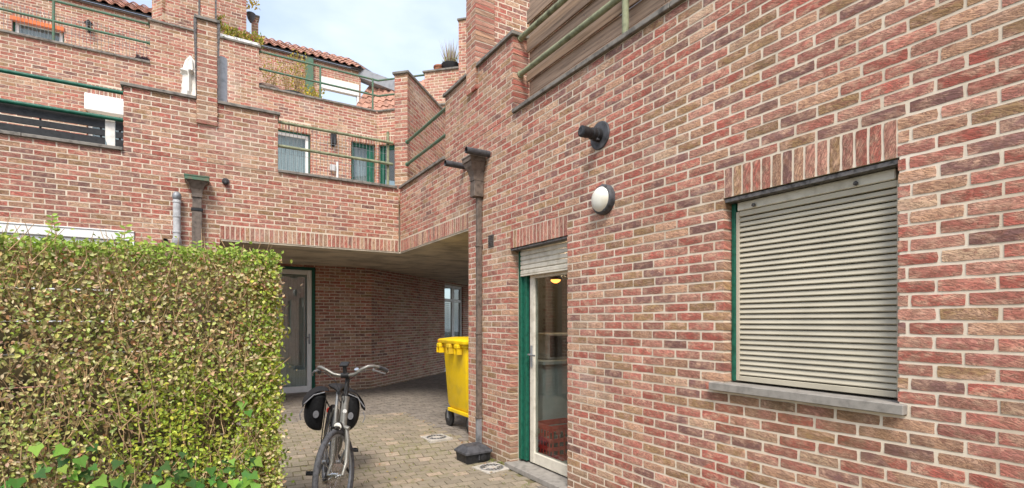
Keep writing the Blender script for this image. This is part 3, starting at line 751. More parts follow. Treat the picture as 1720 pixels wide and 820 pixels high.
# ------------------------------------------------------------------ third tier with tiled roof
YC = 15.7
tb = empty('brick_building', (0, YC, 0), 0, 'top tier brick building with red clay pantile roof behind the upper railing', 'building')
tinv = tb.matrix_basis.inverted(); HE = 8.95
cx = lambda px: onY(px, YC).x + 7.0
hc = lambda px, py: onY(px, YC, py).z
WC = [(cx(20), cx(107), 6.3, hc(20, 27)), (cx(538), cx(603), 6.3, hc(538, 128))]
def visC(x, y): return y < 170 and (x < 250 and y < 92 or 436 < x < 600)
xe = onY(606, YC).x
wall(tb, (-7, YC), D1, [(0, xe + 7, HB - .4, HE)], WC, [(WC[0][0], WC[0][1], WC[0][3], WC[0][3] + HS)], vis=visC, phase=.03)
FT = frame2((-7, YC), (1, 0))
w1 = simple_window(tb, tinv, FT, WC[0][0], WC[0][1], 6.35, WC[0][3], 'white', True, True)
MB().box((WC[0][0] - .02, -.05, WC[0][3] - .10), (WC[0][1] + .02, .06, WC[0][3] - .004), bev=.01).build('awning_bar', M['orange'], w1)
w2 = empty('window'); w2.parent = tb; w2.matrix_local = tinv @ FT
a, b, _, q_ = WC[1]
MB().box((a, -.03, q_ - .34), (b, .12, q_ - .004), bev=.01).build('shutter_box', M['white'], w2)
MB().box((b - .06, -.01, 6.3), (b - .002, .1, q_ - .345)).box((a + .002, -.01, 6.3), (a + .06, .1, q_ - .345)).build('guide_rail', M['white'], w2)
for i in range(24):
    MB().box((a + .062, .03, 6.3 + i * .06), (b - .062, .05, 6.3 + i * .06 + .057), bev=.006).build('slat', M['white'], w2)
    if 6.36 + i * .06 > q_ - .42: break
# eave board, gutter and roof
o = MB().box((-7, YC - .06, HE + .002), (xe + .3, YC + .3, HE + .05)).build('eave_board', M['brownpvc'], tb); o.data.transform(tinv)
def tile_mesh():
    mb = MB(); n = 7; Wt, Lt = .245, .36
    prof = [(0, .0), (.035, .038), (.075, .052), (.115, .036), (.155, .006), (.20, -.004), (.245, .012)]
    for yy, dz in ((0, .03), (Lt, .0)):
        for x, z in prof: mb.v.append((x, yy, z + dz))
    for x, z in prof: mb.v.append((x, 0, z + .012))
    mb.f = [(i, i + 1, n + i + 1, n + i) for i in range(n - 1)] + [(2 * n + i, 2 * n + i + 1, i + 1, i) for i in range(n - 1)]
    return mb.mesh('roof_tile', M['tile'], True)
TM = tile_mesh()
def roof(root, invm, p0, d, length, z, slope, rows, name='roof'):
    d = Vector(d).normalized(); F = frame2(p0, d); n = int(length / .225)
    Rt = Matrix.Rotation(slope, 4, 'X')
    rf = MB().box((0, .03, -.05), (length, rows * .32 + .1, -.015), Matrix.Translation((0, 0, z)) @ Rt).build(name, M['dkgrey'], root); rf.matrix_local = invm @ F
    for r_ in range(rows):
        for i in range(n):
            if len(rf.children) >= 299: break
            o = bpy.data.objects.new('roof_tile', TM); C.objects.link(o); o.parent = rf; o['seed'] = R.random()
            o.matrix_local = Matrix.Translation((0, 0, z)) @ Rt @ Matrix.Translation((i * .225 + R.uniform(-.006, .006), r_ * .32, R.uniform(-.006, .006)))
    return rf
roof(tb, tinv, (-4.3, YC - .14), D1, xe + .3 + 4.3, HE + .07, math.radians(31), 6)
# grey flashed roof edge and lower tiled slope at the corner
Q = onD(604, 18.6); zq = onD(604, 18.6, 172).z
rt = roof(tb, tinv, (Q.x - .3, Q.y + .3), DC, 3.4, zq - .55, math.radians(52), 6)
tp = onD(590, 19.8, 108); tq = onD(662, 19.8, 143)
o = MB().add([(tp.x, tp.y, tp.z), (tq.x + .4, tq.y - .4, tq.z - .12), (tq.x + .4, tq.y - .4, tq.z - .42), (tp.x, tp.y, tp.z - .30)] + [(tp.x + .1, tp.y + .3, tp.z + .02), (tq.x + .5, tq.y, tq.z - .1), (tq.x + .5, tq.y, tq.z - .42), (tp.x + .1, tp.y + .3, tp.z - .3)],
             [(3, 2, 1, 0), (4, 5, 6, 7), (0, 1, 5, 4), (1, 2, 6, 5), (2, 3, 7, 6), (3, 0, 4, 7)]).build('roof_flashing', M['slate'], tb); o.data.transform(tinv)

# ------------------------------------------------------------------ walls of the covered passage
ub = empty('brick_building', (2, 10.6, 0), 0, 'shaded brick back wall of the covered passage with tall glass door', 'building')
uinv = ub.matrix_basis.inverted(); YU = 10.6
xc = onY(624, YU).x
ux = lambda px: onY(px, YU).x
dg = (ux(462) - 0.45 + .3, ux(530) + .3, -.1, 2.46)
wall(ub, (-.3, YU), D1, [(0, xc + .3, -.1, 2.56)], [dg], vis=lambda x, y: 525 < x and y > 445 and y < 660, phase=.06)
DU = Vector((2.63, 2.3)).normalized()
def onU(px):                               # point of the diagonal wall seen in a column
    r = ray(px); A = np.array([[r[0], -DU.x], [r[1], -DU.y]]); t = np.linalg.solve(A, np.array([xc, YU])); return t[1]
u0, u1 = onU(747), onU(778)
wall(ub, (xc, YU), DU, [(0, 8.5, -.1, 2.56)], [(u0, u1, -.1, 2.42)], vis=lambda x, y: x < 745, phase=.02)
FU = frame2((-.3, YU), (1, 0)); FV = frame2((xc, YU), DU)
gd = empty('door'); gd.parent = ub; gd.matrix_local = uinv @ FU
a, b, z0, z1 = dg
MB().box((b - .06, .03, 0), (b - .003, .14, z1 - .06), bev=.003).box((a + .003, .03, 0), (a + .06, .14, z1 - .06), bev=.003).box((a + .003, .031, z1 - .059), (b - .003, .139, z1 - .003)).build('green_frame', M['green'], gd)
a += .062; b -= .062; z1 -= .062; z0 = .01
MB().box((a, .05, z0), (a + .085, .11, z1), bev=.006).box((b - .085, .05, z0), (b, .11, z1), bev=.006).box((a + .085, .051, z0), (b - .085, .109, z0 + .12), bev=.006).box((a + .085, .051, z1 - .09), (b - .085, .109, z1), bev=.006).build('door_frame', M['paint'], gd)
MB().box((a + .08, .075, z0 + .11), (b - .08, .083, z1 - .08)).build('glass', mat_glass('reflecting_glass', (.72, .78, .77), 1.9), gd)
MB().box((b - .06, .035, .95), (b - .03, .05, 1.15), bev=.003).tube([(b - .045, .045, 1.08), (b - .045, .0, 1.08), (b - .15, -.005, 1.08)], .01, 8).build('handle', M['zinc'], gd, True)
MB().box((a - .05, -.02, -.02), (b + .06, .13, .008), bev=.003).build('door_sill', M['bluestone'], gd)
MB().box((a - .3, 1.2, -.1), (b + .3, 1.25, 2.6)).box((a - .3, .3, 2.5), (b + .3, 1.19, 2.55)).box((a - .3, .3, -.1), (b + .3, 1.19, -.02)).build('room_wall', M['room'], gd)
MB().box((a + .05, .16, .05), (b - .05, .17, 2.3)).build('net_curtain', M['curtain'], gd)
wd = empty('window'); wd.parent = ub; wd.matrix_local = uinv @ FV
a, b, z1 = u0 + .004, u1 - .004, 2.416
fw = (b - a) * .52
for (p, q, nm) in ((a, a + fw, 0), (a + fw + .02, b, 1)):
    lo = 0.0
    MB().box((p, .05, lo), (p + .07, .11, z1), bev=.005).box((q - .07, .05, lo), (q, .11, z1), bev=.005).box((p + .07, .051, z1 - .07), (q - .07, .109, z1), bev=.005).box((p + .07, .051, 1.95), (q - .07, .109, 2.03), bev=.005).box((p + .07, .051, lo), (q - .07, .109, lo + .1), bev=.005).build('sash_frame', M['white'], wd)
    MB().box((p + .065, .075, .09), (q - .065, .082, 1.955)).box((p + .065, .075, 2.025), (q - .065, .082, z1 - .065)).build('glass', M['glass'], wd)
for i in range(34):
    MB().box((a + .08, .115, .12 + i * .055), (a + fw - .08, .125, .12 + i * .055 + .045), bev=.002).build('slat', M['curtain'], wd)
MB().box((a + fw + .09, .12, .05), (b - .08, .13, 2.38)).build('curtain', M['curtain'], wd)
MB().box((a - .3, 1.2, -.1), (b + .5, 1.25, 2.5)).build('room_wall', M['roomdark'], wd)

# soffit of the passage
cl = tag(bpy.data.objects.new('ceiling', None), 'beige boarded soffit over the covered passage', None, None, 'structure'); C.objects.link(cl)
yy = 5.50; n = 0
while yy < 15.6:
    x0_ = .24 if yy > YF else XR + .02
    if yy < YF - .01 and yy > 5.48: x0_ = XR + .245 if yy < 5.47 else XR + .245
    o = MB().box((x0_, yy, 2.492), (9.0, yy + .146, 2.512), bev=.003).build('soffit_board', M['ceil'], cl); o['seed'] = R.random()
    yy += .15
edge = MB().box((XR + .012, 5.475, 2.480), (XR + .24, YF + .27, 2.499)).box((.23, YF + .012, 2.4805), (XR + .011, YF + .27, 2.4995)).build('soffit_edge', M['ceil'], cl)
o = MB().box((.2, 11.745, 2.6), (9.0, 16.5, 2.9)).build('slab', M['mortar'], cl)

# ------------------------------------------------------------------ ground
def sheet(name, mat, x0, x1, y0, y1, nx, ny, dz, label):
    mb = MB()
    for j in range(ny + 1):
        for i in range(nx + 1):
            x = x0 + (x1 - x0) * i / nx; y = y0 + (y1 - y0) * j / ny; mb.v.append((x, y, gz(x, y) + dz))
    mb.f = [(j * (nx + 1) + i, j * (nx + 1) + i + 1, (j + 1) * (nx + 1) + i + 1, (j + 1) * (nx + 1) + i) for j in range(ny) for i in range(nx)]
    o = mb.build(name, mat); return tag(o, label, None, None, 'structure')
sheet('ground', M['soil'], -60, 60, -60, 90, 8, 750, -.05, 'earth under and around the courtyard')
sheet('pavement_bed', M['joint'], -3.4, 9, -2.0, 16, 4, 200, -.008, 'mossy joint bed of the courtyard paving')
pv = tag(empty('pavement'), 'worn beige concrete setts paving the courtyard and passage', None, None, 'structure')
ang = math.radians(-4)
ca, sa = math.cos(ang), math.sin(ang); SW, SL = .104, .155
for j in range(-6, 125):
    for i in range(-14, 60):
        lx = (i + (.5 if j % 2 else 0)) * SL; ly = 2.0 + j * SW
        x, y = lx * ca - ly * sa, lx * sa + ly * ca
        if not (.05 < x < 8.5 and 2.1 < y < 14.6): continue
        if x > XR - .04 and y < 5.55: continue
        if y > YU - .02 and x < xc: continue
        if x > xc and (y - YU) * DU.x - (x - xc) * DU.y > -.02: continue
        if math.hypot(x - 2.16, y - 5.45) < .14 or math.hypot(x - 2.42, y - 4.40) < .14: pass
        z = gz(x, y); sl_ = (gz(x, y + .02) - gz(x, y - .02)) / .04
        mt = Matrix.Translation((x, y, z + R.uniform(-.0035, .0025))) @ Matrix.Rotation(math.atan(sl_), 4, 'X') @ Matrix.Rotation(ang + R.uniform(-.02, .02), 4, 'Z') @ Matrix.Rotation(R.uniform(-.012, .012), 4, 'Y') @ Matrix.Rotation(-math.pi / 2, 4, 'X')
        inner = y > 7.66 or x > XR - .06; bord = not inner and (y > 7.66 - SW * 1.05 or x > XR - .06 - SL)
        queue(pv, SL - .010, SW - .010, .03, mt, lambda a, b: (a > 475 and not (500 < a < 590 and b > 640) and b > 630 and a < 790 + max(0, (b - 737)) * 1.6), 'settgrey' if inner else 'sett', 'paving_sett', seed=R.choice([.11, .31, .83]) if False else None)

# ------------------------------------------------------------------ railings
def tubes(name, runs, r, mat, parent, n=10):
    for a in runs: MB().tube(a, r, n).build(name, M[mat], parent, True)
def railing(loc, label, rails, posts, mat='railgreen', group='tube railings along the balconies', r=.022, mesh=None, flange=True):
    t = empty('balcony_railing', loc, 0, label, 'railing', group); L = Vector(loc)
    for run in rails: tubes('rail', [[Vector(p) - L for p in run]], r, mat, t)
    for p, h in posts:
        tubes('post', [[Vector(p) - L, Vector((p[0], p[1], h)) - L]], r, mat, t)
    if flange:
        for run in rails:
            for e_, f_ in ((run[0], run[1]),):
                dv_ = (Vector(f_) - Vector(e_)).normalized(); MB().lathe(Vector(e_) - L, dv_, [(0, .036), (.012, .036), (.016, .026), (.045, .026)], 12).build('flange', M[mat], t, True)
    if mesh:
        mb = MB(); a, b, z0, z1 = mesh; a = Vector(a) - L; b = Vector(b) - L; n_ = int((b - a).length / .052)
        for i in range(n_ + 1):
            p = a.lerp(b, i / n_); mb.tube([(p.x, p.y, z0 - L.z), (p.x, p.y, z1 - L.z)], .0028, 4)
        for k in range(int((z1 - z0) / .25) + 1):
            z = z0 + k * .25 - L.z; mb.tube([(a.x, a.y, z), (b.x, b.y, z)], .0028, 4)
        tag(mb.build('wire_mesh', M['zinc'], t), kind='stuff')
    return t
Y1 = YF + .06
xA = onY(207, Y1).x; zr1, zr2 = 4.24, 3.90
railing((-2.2, Y1, 3.54), 'dark green tube railing over the black balcony screen, far left', [[(xA + .03, Y1, zr1), (-4.5, Y1, zr1)], [(xA + .03, Y1, zr2), (-4.5, Y1, zr2)]], [], 'green', r=.024)
xB0 = onY(467, Y1).x
railing((1.8, Y1, 3.54), 'mossy green tube railing with wire mesh beside the diagonal brick divider', [[(xB0 - .03, Y1, z), (onY(660, Y1).x, Y1, z)] for z in (4.24, 3.90)],
        [((onY(653, Y1).x, Y1 + .045, 3.543), 4.42)], 'railpale', mesh=((xB0, Y1 + .03, 0), (onY(650, Y1).x, Y1 + .03, 0), 3.56, 4.24))
q1 = onX(684, XR + .12); q2 = onX(747, XR + .12)
railing((XR + .12, 7.0, 3.54), 'short green tube railing between the diagonal divider and the right wall', [[(XR + .12, q1.y, z), (XR + .12, Yraise - .02, z)] for z in (4.28, 3.92)], [], r=.024)
railing((XR + .08, 3.0, 3.54), 'green tube railing in front of the brown board fence, upper right', [[(XR + .085, 4.45, z), (XR + .085, -1.2, z)] for z in (4.30, 3.93)],
        [((XR + .085, y, 3.543), 5.2) for y in (2.925, .9, -1.1)], 'railpale', r=.027)
YR = YB + .12
railing((-2.9, YR, HB), 'green tube railing of the middle terrace, upper left, before the top window', [[(bx(251) - 5.2, YR, z), (-5.4, YR, z)] for z in (HB + .80, HB + .44)],
        [((onY(90, YR).x, YR, HB + .042), HB + 1.0), ((-4.6, YR, HB + .042), HB + 1.0)], mesh=((-5.2, YR + .03, 0), (bx(251) - 5.2, YR + .03, 0), HB + .05, HB + .6))
xm = onY(635, YR).x; zz = (HB + .80, HB + .44); cen = Vector((xm, YR))
e1 = onD(661, xm + YR); e2 = onD(722, xm + YR)
railing((2.2, YR, HB), 'green tube railing of the middle terrace before the flat roller shutter', [[(bx(436) - 5.2, YR, z), (xm, YR, z), (e2.x, e2.y, z)] for z in zz],
        [((onY(px, YR).x, YR, HB + .042), HB + .82) for px in (538, 626)])
# brown board fence behind the right-hand railing
wf = empty('board_fence', (XR + .15, 2.0, 3.55), 0, 'weathered brown board privacy fence behind the green railing, upper right', 'fence')
for k in range(8):
    for (ya, yb_) in ((4.43, 2.62), (2.615, .70), (.695, -1.3)):
        xo = 0 if k % 2 == 0 else .032; zq_ = .008 + (k // 2) * .30 + (.164 if k % 2 else 0); o = MB().box((xo, yb_ - 2.0, zq_ + R.uniform(-.002, .002)), (xo + .022, ya - 2.0, zq_ + (.15 if k % 2 else .137)), bev=.003).build('board', M['wood'], wf); o['seed'] = R.random()
for y in (4.36, 3.50, 2.62, 1.65, .70, -.4, -1.3): MB().box((.060, y - 2.03, 0), (.10, y - 1.98, 1.3)).build('post', M['wood'], wf)
nm = MB()
for k in range(8):
    for y in (4.36, 3.50, 2.62, 1.65, .70):
        if k % 2: nm.lathe((-.001, y - 2.0, .012 + k * .15 + .06), (-1, 0, 0), [(0, .006), (.002, .005)], 6)
nm.build('screw_head', M['steel'], wf)
# black screen boards on the left balcony
bs = empty('balcony_screen', (-2.2, Y1 + .05, 3.55), 0, 'black three-board screen behind the lower left balcony railing', 'balcony screen')
xe0 = onY(175, Y1).x; xe1 = onY(193, Y1).x; xe2 = onY(206, Y1).x
for z, h in ((.010, .105), (.135, .075), (.232, .16)):
    for a, b in ((-4.4, xe0), (xe1, xe2 + .01)): MB().box((a + 2.2, 0, z), (b + 2.2, .018, z + h), bev=.003).build('board', M['dark'], bs)
for x in (onY(65, Y1).x, onY(168, Y1).x, onY(200, Y1).x, -3.3): MB().box((x + 2.19, .0185, 0), (x + 2.21, .03, .40)).build('post', M['dark'], bs)
MB().add([(xe0 + 2.205 + .03, -.006, 0), (xe1 + 2.195, -.006, 0), (xe1 + 2.195, -.006, .345), (xe0 + 2.205, -.006, .345), (xe0 + 2.205, -.006, .10), (xe0 + 2.235, .012, 0), (xe1 + 2.195, .012, 0), (xe1 + 2.195, .012, .345), (xe0 + 2.205, .012, .345), (xe0 + 2.205, .012, .10)],
         [(0, 1, 2, 3, 4), (9, 8, 7, 6, 5), (0, 5, 6, 1), (1, 6, 7, 2), (2, 7, 8, 3), (3, 8, 9, 4), (4, 9, 5, 0)]).build('pale_panel', M['canvas'], bs)

# ------------------------------------------------------------------ things on the walls
def bulkhead():
    p = onX(1016, XR, 336); t = empty('bulkhead_lamp', p, 0, 'round bulkhead lamp with milky glass beside the shuttered window', 'wall lamp')
    MB().lathe((0, 0, 0), (-1, 0, 0), [(-.01, .118), (.03, .118), (.045, .108), (.05, .100), (.048, .090)], 40).build('housing', M['dkgrey'], t, True)
    MB().lathe((0, 0, 0), (-1, 0, 0), [(.046, .098), (.062, .090), (.078, .072), (.088, .045), (.092, .015)], 40).build('lamp_glass', M['lampglass'], t, True)
    for a in (.3, 2.2, 4.3): MB().box((-.052, .1 * math.cos(a) - .012, .1 * math.sin(a) - .012), (-.03, .1 * math.cos(a) + .012, .1 * math.sin(a) + .012), bev=.004).build('clip', M['dkgrey'], t)
    MB().tube([(-.004, .02, .115), (-.006, .025, .13)], .006, 6).build('cable_gland', M['dkgrey'], t)
bulkhead()
p = onX(1008, XR, 228)
fl = empty('flue_terminal', p, 0, 'dark grey boiler flue sticking out of the right wall above the lamp', 'flue')
MB().lathe((0, 0, 0), (-1, 0, 0), [(-.01, .112), (.006, .112), (.012, .106), (.014, .05)], 40).build('wall_plate', M['dkgrey'], fl, True)
MB().lathe((0, 0, 0), (-1, 0, 0), [(.01, .052), (.05, .052), (.054, .046), (.09, .046), (.094, .040), (.13, .040), (.134, .044), (.19, .044), (.195, .036)], 24).build('pipe', M['dark'], fl, True)
MB().lathe((0, 0, 0), (-1, 0, 0), [(.196, .030), (.199, .012)], 16).ring((-.196, 0, 0), (1, 0, 0), .026, .004, 20, 6).build('outlet_ring', M['dkgrey'], fl, True)
for k in range(3): MB().box((-.055 - k * .002, .05 * math.cos(k * 2.1) - .008, .05 * math.sin(k * 2.1) - .008), (-.03, .05 * math.cos(k * 2.1) + .008, .05 * math.sin(k * 2.1) + .008), bev=.003).build('clip', M['dkgrey'], fl)

def funnel(t, w0, d0, w1_, d1_, h, mat, ax=0):
    """box-shaped flared hopper; wall side flat at y = 0, opening up; local x along the wall, -y outwards"""
    def loop(w_, d_, z): return [(-w_ / 2, -.002, z), (-w_ / 2, -d_, z), (w_ / 2, -d_, z), (w_ / 2, -.002, z)]
    MB().loft([loop(w1_, d1_, 0), loop(w1_ * 1.02, d1_ * 1.02, h * .25), loop(w1_ * 1.15, d1_ * 1.15, h * .5), loop(w1_ * 1.45, d1_ * 1.4, h * .75), loop(w0 * .93, d0 * .93, h)]).build('hopper_body', M[mat], t)
    MB().loft([loop(w0, d0, h + .001), loop(w0, d0, h + .045)]).build('hopper_rim', M[mat], t)
    MB().loft([loop(w0 * 1.04, d0 * 1.03, h + .046), loop(w0 * 1.04, d0 * 1.03, h + .06)]).build('hopper_edge', M[mat], t)
# right-hand downpipe
b0 = onX(804, XR - .04); yp = b0.y
dp = empty('downpipe', (XR - .005, yp, 0), math.pi * -.5, 'brown rainwater downpipe with flared hopper on the passage corner', 'downpipe')
zt_ = onX(800, XR - .08, 330).z
MB().box((-.026, -.060, .30), (.026, -.004, zt_ + .01), bev=.006).build('pipe', M['brownpvc'], dp)
MB().box((-.028, -.062, .0), (.028, -.004, .298), bev=.006).build('zinc_foot', M['zinc'], dp)
for z in (.30, onX(804, XR, 562).z, onX(804, XR, 417).z): MB().box((-.032, -.066, z), (.032, -.001, z + .022), bev=.004).lathe((0, -.065, z + .011), (0, -1, 0), [(0, .009), (.012, .007)], 8).build('pipe_clip', M['brownpvc'], dp)
hz = empty('hopper'); hz.parent = dp; hz.location = (0, 0, zt_)
MB().box((-.054, -.115, -.005), (.054, -.003, .17), bev=.004).build('hopper_neck', M['brownpvc'], hz)
hf = empty('rain_hopper'); hf.parent = dp; hf.location = (0, 0, zt_ + .172)
funnel(hf, .215, .19, .11, .12, .20, 'brownpvc')
for nm_, (pxa, pya), ln, lb in (('overflow_pipe', (783, 252), .28, 'upper short black overflow pipe pointing out over the rain hopper'), ('overflow_pipe', (748, 274), .26, 'lower short black overflow pipe left of the rain hopper')):
    # each sticks straight out of the right wall; its mouth is seen left of the root
    q = onX(pxa, XR - ln, pya)
    t = empty(nm_, (XR, q.y, q.z), 0, lb, 'overflow pipe', 'overflow pipes above the passage')
    rr = .036
    MB().tube([(.02, 0, 0), (-ln, 0, 0)], rr, 16, False).tube([(-ln + .0, 0, 0), (.0, 0, 0)], rr * .86, 16, False).build('pipe', M['dkgrey'], t, True)
    MB().ring((-ln, 0, 0), (1, 0, 0), rr * .93, .003, 18, 6).build('pipe_mouth', M['dark'], t, True)
    MB().lathe((-ln * .45, 0, 0), (1, 0, 0), [(0, .01), (.004, rr * .85)], 14).build('pipe_inside', M['dark'], t, True)
# left-hand downpipe
q = onY(331, YF, 300)
dl_ = empty('downpipe', (q.x, YF - .005, 0), 0, 'brown rainwater downpipe with green-edged hopper on the left wall above the hedge', 'downpipe')
zt2 = onY(331, YF - .08, 350).z
MB().box((-.058, -.10, -.05), (.058, -.004, zt2), bev=.008).build('pipe', M['brownpvc'], dl_)
MB().box((-.066, -.108, zt2 - .04), (.066, -.002, zt2), bev=.006).build('pipe_socket', M['dark'], dl_)
hf = empty('rain_hopper'); hf.parent = dl_; hf.location = (0, 0, zt2 + .0)
MB().box((-.052, -.095, .002), (.052, -.003, .14), bev=.004).build('hopper_neck', M['brownpvc'], hf)
hf2 = empty('rain_hopper'); hf2.parent = dl_; hf2.location = (0, 0, zt2 + .142)
funnel(hf2, .27, .20, .115, .11, .20, 'brownpvc')
for ch in hf2.children:
    if ch.name.startswith('hopper_edge') or ch.name.startswith('hopper_rim'): ch.data.materials[0] = M['railgreen']
# grey flue beside it
q = onY(297, YF - .07, 365)
gf = empty('flue_pipe', (q.x, YF, 0), 0, 'light grey upright flue pipe left of the brown downpipe', 'flue pipe')
zb_, zt3 = onY(297, YF - .07, 405).z, onY(297, YF - .07, 336).z
MB().tube([(.0, .0, zb_ - .04), (0, -.05, zb_ - .035), (0, -.072, zb_), (0, -.075, zb_ + .03)], .052, 16).build('elbow', M['greypvc'], gf, True)
MB().tube([(0, -.075, zb_ + .03), (0, -.075, zt3)], .043, 16).build('pipe', M['greypvc'], gf, True)
for z in (zb_ + .10, zb_ + .30, zt3 - .04): MB().lathe((0, -.075, z), (0, 0, 1), [(0, .044), (.003, .049), (.022, .049), (.025, .044)], 16).build('pipe_collar', M['greypvc'], gf, True)
MB().lathe((0, -.075, zt3), (0, 0, 1), [(0, .040), (.015, .05), (.05, .052), (.08, .045), (.1, .025)], 16).build('flue_cap', M['zinc'], gf, True)
q = onY(278, YF, 406)
sp = empty('wall_spout', (q.x, YF, q.z), 0, 'small round vent pipe mouth just above the hedge', 'vent pipe')
MB().tube([(0, .03, 0), (0, -.07, 0)], .036, 16, False).tube([(0, -.07, 0), (0, .0, 0)], .031, 16, False).ring((0, -.07, 0), (0, 1, 0), .0335, .0035, 18, 6).build('pipe', M['brownpvc'], sp, True)
MB().lathe((0, -.03, 0), (0, 1, 0), [(0, .031), (.003, .03)], 14).build('pipe_inside', M['dark'], sp)
q = onY(379, YF, 305)
cmr = empty('wall_camera', (q.x, YF, q.z), 0, 'small dark dome fitting on the left wall right of the hopper', 'wall fitting')
MB().lathe((0, 0, 0), (0, -1, 0), [(-.01, .045), (.012, .045), (.018, .038)], 20).build('mount', M['dkgrey'], cmr, True)
MB().lathe((0, -.015, -.004), (0, -1, -.5), [(0, .034), (.03, .036), (.055, .026), (.065, .01)], 18).build('lens_dome', M['dark'], cmr, True)

# upper balcony objects
q = onY(372, YF + .35, 140)
gt = empty('flue_cylinder', (q.x, YF + .40, 4.30), 0, 'fat pale grey flue cylinder behind the brick pillar, upper left', 'flue')
MB().lathe((0, 0, -.5), (0, 0, 1), [(0, .075), (1.29, .075), (1.31, .07)], 24).build('flue_body', M['greypvc'], gt, True)
q = onY(322, YF + .45, 130)
ps = empty('parasol', (q.x - .015, YF + .45, 3.3), 0, 'folded cream parasol leaning behind the brick pillar, upper left', 'parasol')
zp = onY(320, YF + .45, 97).z - 3.3
mb = MB(); loops = []
for k, (z, r) in enumerate(((zp, .02), (zp - .05, .05), (zp - .19, .085), (zp - .22, .115), (zp - .26, .075), (zp - .5, .085), (zp - .9, .10), (zp - 1.3, .09))):
    loops.append([(r * (1 + .28 * math.cos(6 * a + k)) * math.cos(a), r * (1 + .28 * math.cos(6 * a + k)) * math.sin(a), z) for a in [2 * math.pi * i / 36 for i in range(36)]])
mb.loft(loops[::-1]).build('canopy', M['canvas'], ps, True)
MB().tube([(0, 0, 0), (0, 0, zp + .02)], .018, 8).build('pole', M['white'], ps, True)
MB().lathe((0, 0, 0), (0, 0, 1), [(0, .2), (.05, .2), (.06, .05)], 20).build('base', M['dkgrey'], ps, True)
MB().tube([(.05, -.10, zp - .62), (.09, -.05, zp - .75), (.06, -.12, zp - .9)], .008, 6).build('tie_strap', M['terra'], ps, True)

def wall_lantern(loc, dirn, label, h=.24, style=0):
    t = empty('wall_lantern', loc, dirn, label, 'wall lamp')
    if style == 0:
        MB().box((-.03, -.02, -.08), (.03, 0, .08), bev=.004).tube([(0, -.015, -.06), (0, -.08, -.09), (0, -.10, -.04)], .01, 6).build('bracket', M['dark'], t, True)
        MB().lathe((0, -.10, -.04), (0, 0, 1), [(0, .03), (.02, .045), (.13, .065)], 8).build('lantern_glass', M['glassd'], t)
        MB().lathe((0, -.10, .092), (0, 0, 1), [(0, .085), (.02, .08), (.07, .03), (.10, .012)], 12).build('lantern_roof', M['dark'], t)
    else:
        MB().box((-.05, -.03, -.14), (.05, 0, .14), bev=.005).build('bracket', M['dark'], t)
        MB().box((-.06, -.12, -.10), (.06, -.031, .13), bev=.01).build('lantern_body', M['dark'], t)
    return t
wall_lantern(onY(150, YC, 50), 0, 'black carriage lantern on the top tier wall, upper left')
wall_lantern(onY(559, YB, 236), 0, 'black box wall lamp between the two balcony windows', style=1)
q = onY(511, YC - 1.3, 148); wall_lantern((q.x, YC, hc(508, 150)), 0, 'small garden lantern among the yellow plants on the middle terrace')
# white stick and box on balcony wall
q = onY(566, YB, 285)
wt = empty('wall_tap', (q.x, YB, q.z), 0, 'white water pipe with small tap box on the balcony wall', 'pipe')
MB().box((-.02, -.04, -1.0), (.02, 0, .17), bev=.004).build('pipe', M['white'], wt)
MB().box((-.16, -.08, -.06), (-.04, 0, .08), bev=.01).build('tap_box', M['greypvc'], wt)
# green drainpipe on top tier
q = onY(521, YC - .2)
gp = empty('downpipe', (q.x, YC - .06, HB - .2), 0, 'green drainpipe on the top tier wall left of the flat roller shutter', 'downpipe')
MB().box((-.11, -.05, 0), (.11, .05, HE - HB + .25), bev=.01).build('pipe', M['railgreen'], gp)
MB().box((-.13, -.06, 1.0), (.13, .055, 1.05)).build('pipe_clip', M['railgreen'], gp)

# ---- plants
def leafmesh(name, items, parent, label=None):
    """items: (centre, direction u, normal n, length, width, colour, shape)"""
    V = []; F = []; Cc = []
    for c, u, n, L, Wd, col, sh in items:
        c = Vector(c); u = Vector(u).normalized(); s = u.cross(n)
        if s.length < 1e-4: s = u.orthogonal()
        s.normalize(); n = s.cross(u); o = len(V)
        if sh == 0:
            V += [tuple(c), tuple(c + u * L * .45 + s * Wd / 2 + n * Wd * .12), tuple(c + u * L), tuple(c + u * L * .45 - s * Wd / 2 + n * Wd * .12), tuple(c + u * L * .5)]
            F += [(o, o + 1, o + 4), (o + 1, o + 2, o + 4), (o, o + 4, o + 3), (o + 4, o + 2, o + 3)]; Cc += [col] * 4
        elif sh == 1:      # privet-like oval leaf
            V += [tuple(c)] + [tuple(c + u * L * a + s * Wd * b + n * Wd * .14 * (1 if b else -.3)) for a, b in ((.25, .40), (.6, .46), (1, 0), (.6, -.46), (.25, -.40))] + [tuple(c + u * L * .55)]
            F += [(o, o + 1, o + 6), (o + 1, o + 2, o + 6), (o + 2, o + 3, o + 6), (o + 3, o + 4, o + 6), (o + 4, o + 5, o + 6), (o + 5, o, o + 6)]; Cc += [col] * 6
        else:              # ivy: five lobes
            pts = [(0, 0), (-.12, .42), (.25, .55), (.45, .30), (1, 0), (.45, -.30), (.25, -.55), (-.12, -.42)]
            V += [tuple(c + u * L * a + s * Wd * b + n * Wd * .08 * abs(b)) for a, b in pts] + [tuple(c + u * L * .35)]
            F += [(o + i, o + (i + 1) % 8, o + 8) for i in range(8)]; Cc += [col] * 8
    me = bpy.data.meshes.new(name); me.from_pydata(V, [], F); me.materials.append(M['leaf'])
    a = me.attributes.new('tint', 'FLOAT_COLOR', 'FACE'); a.data.foreach_set('color', np.array([(*c_, 1) for c_ in Cc], np.float32).reshape(-1)); me.update()
    ob = bpy.data.objects.new(name, me); C.objects.link(ob); ob.parent = parent
    return ob
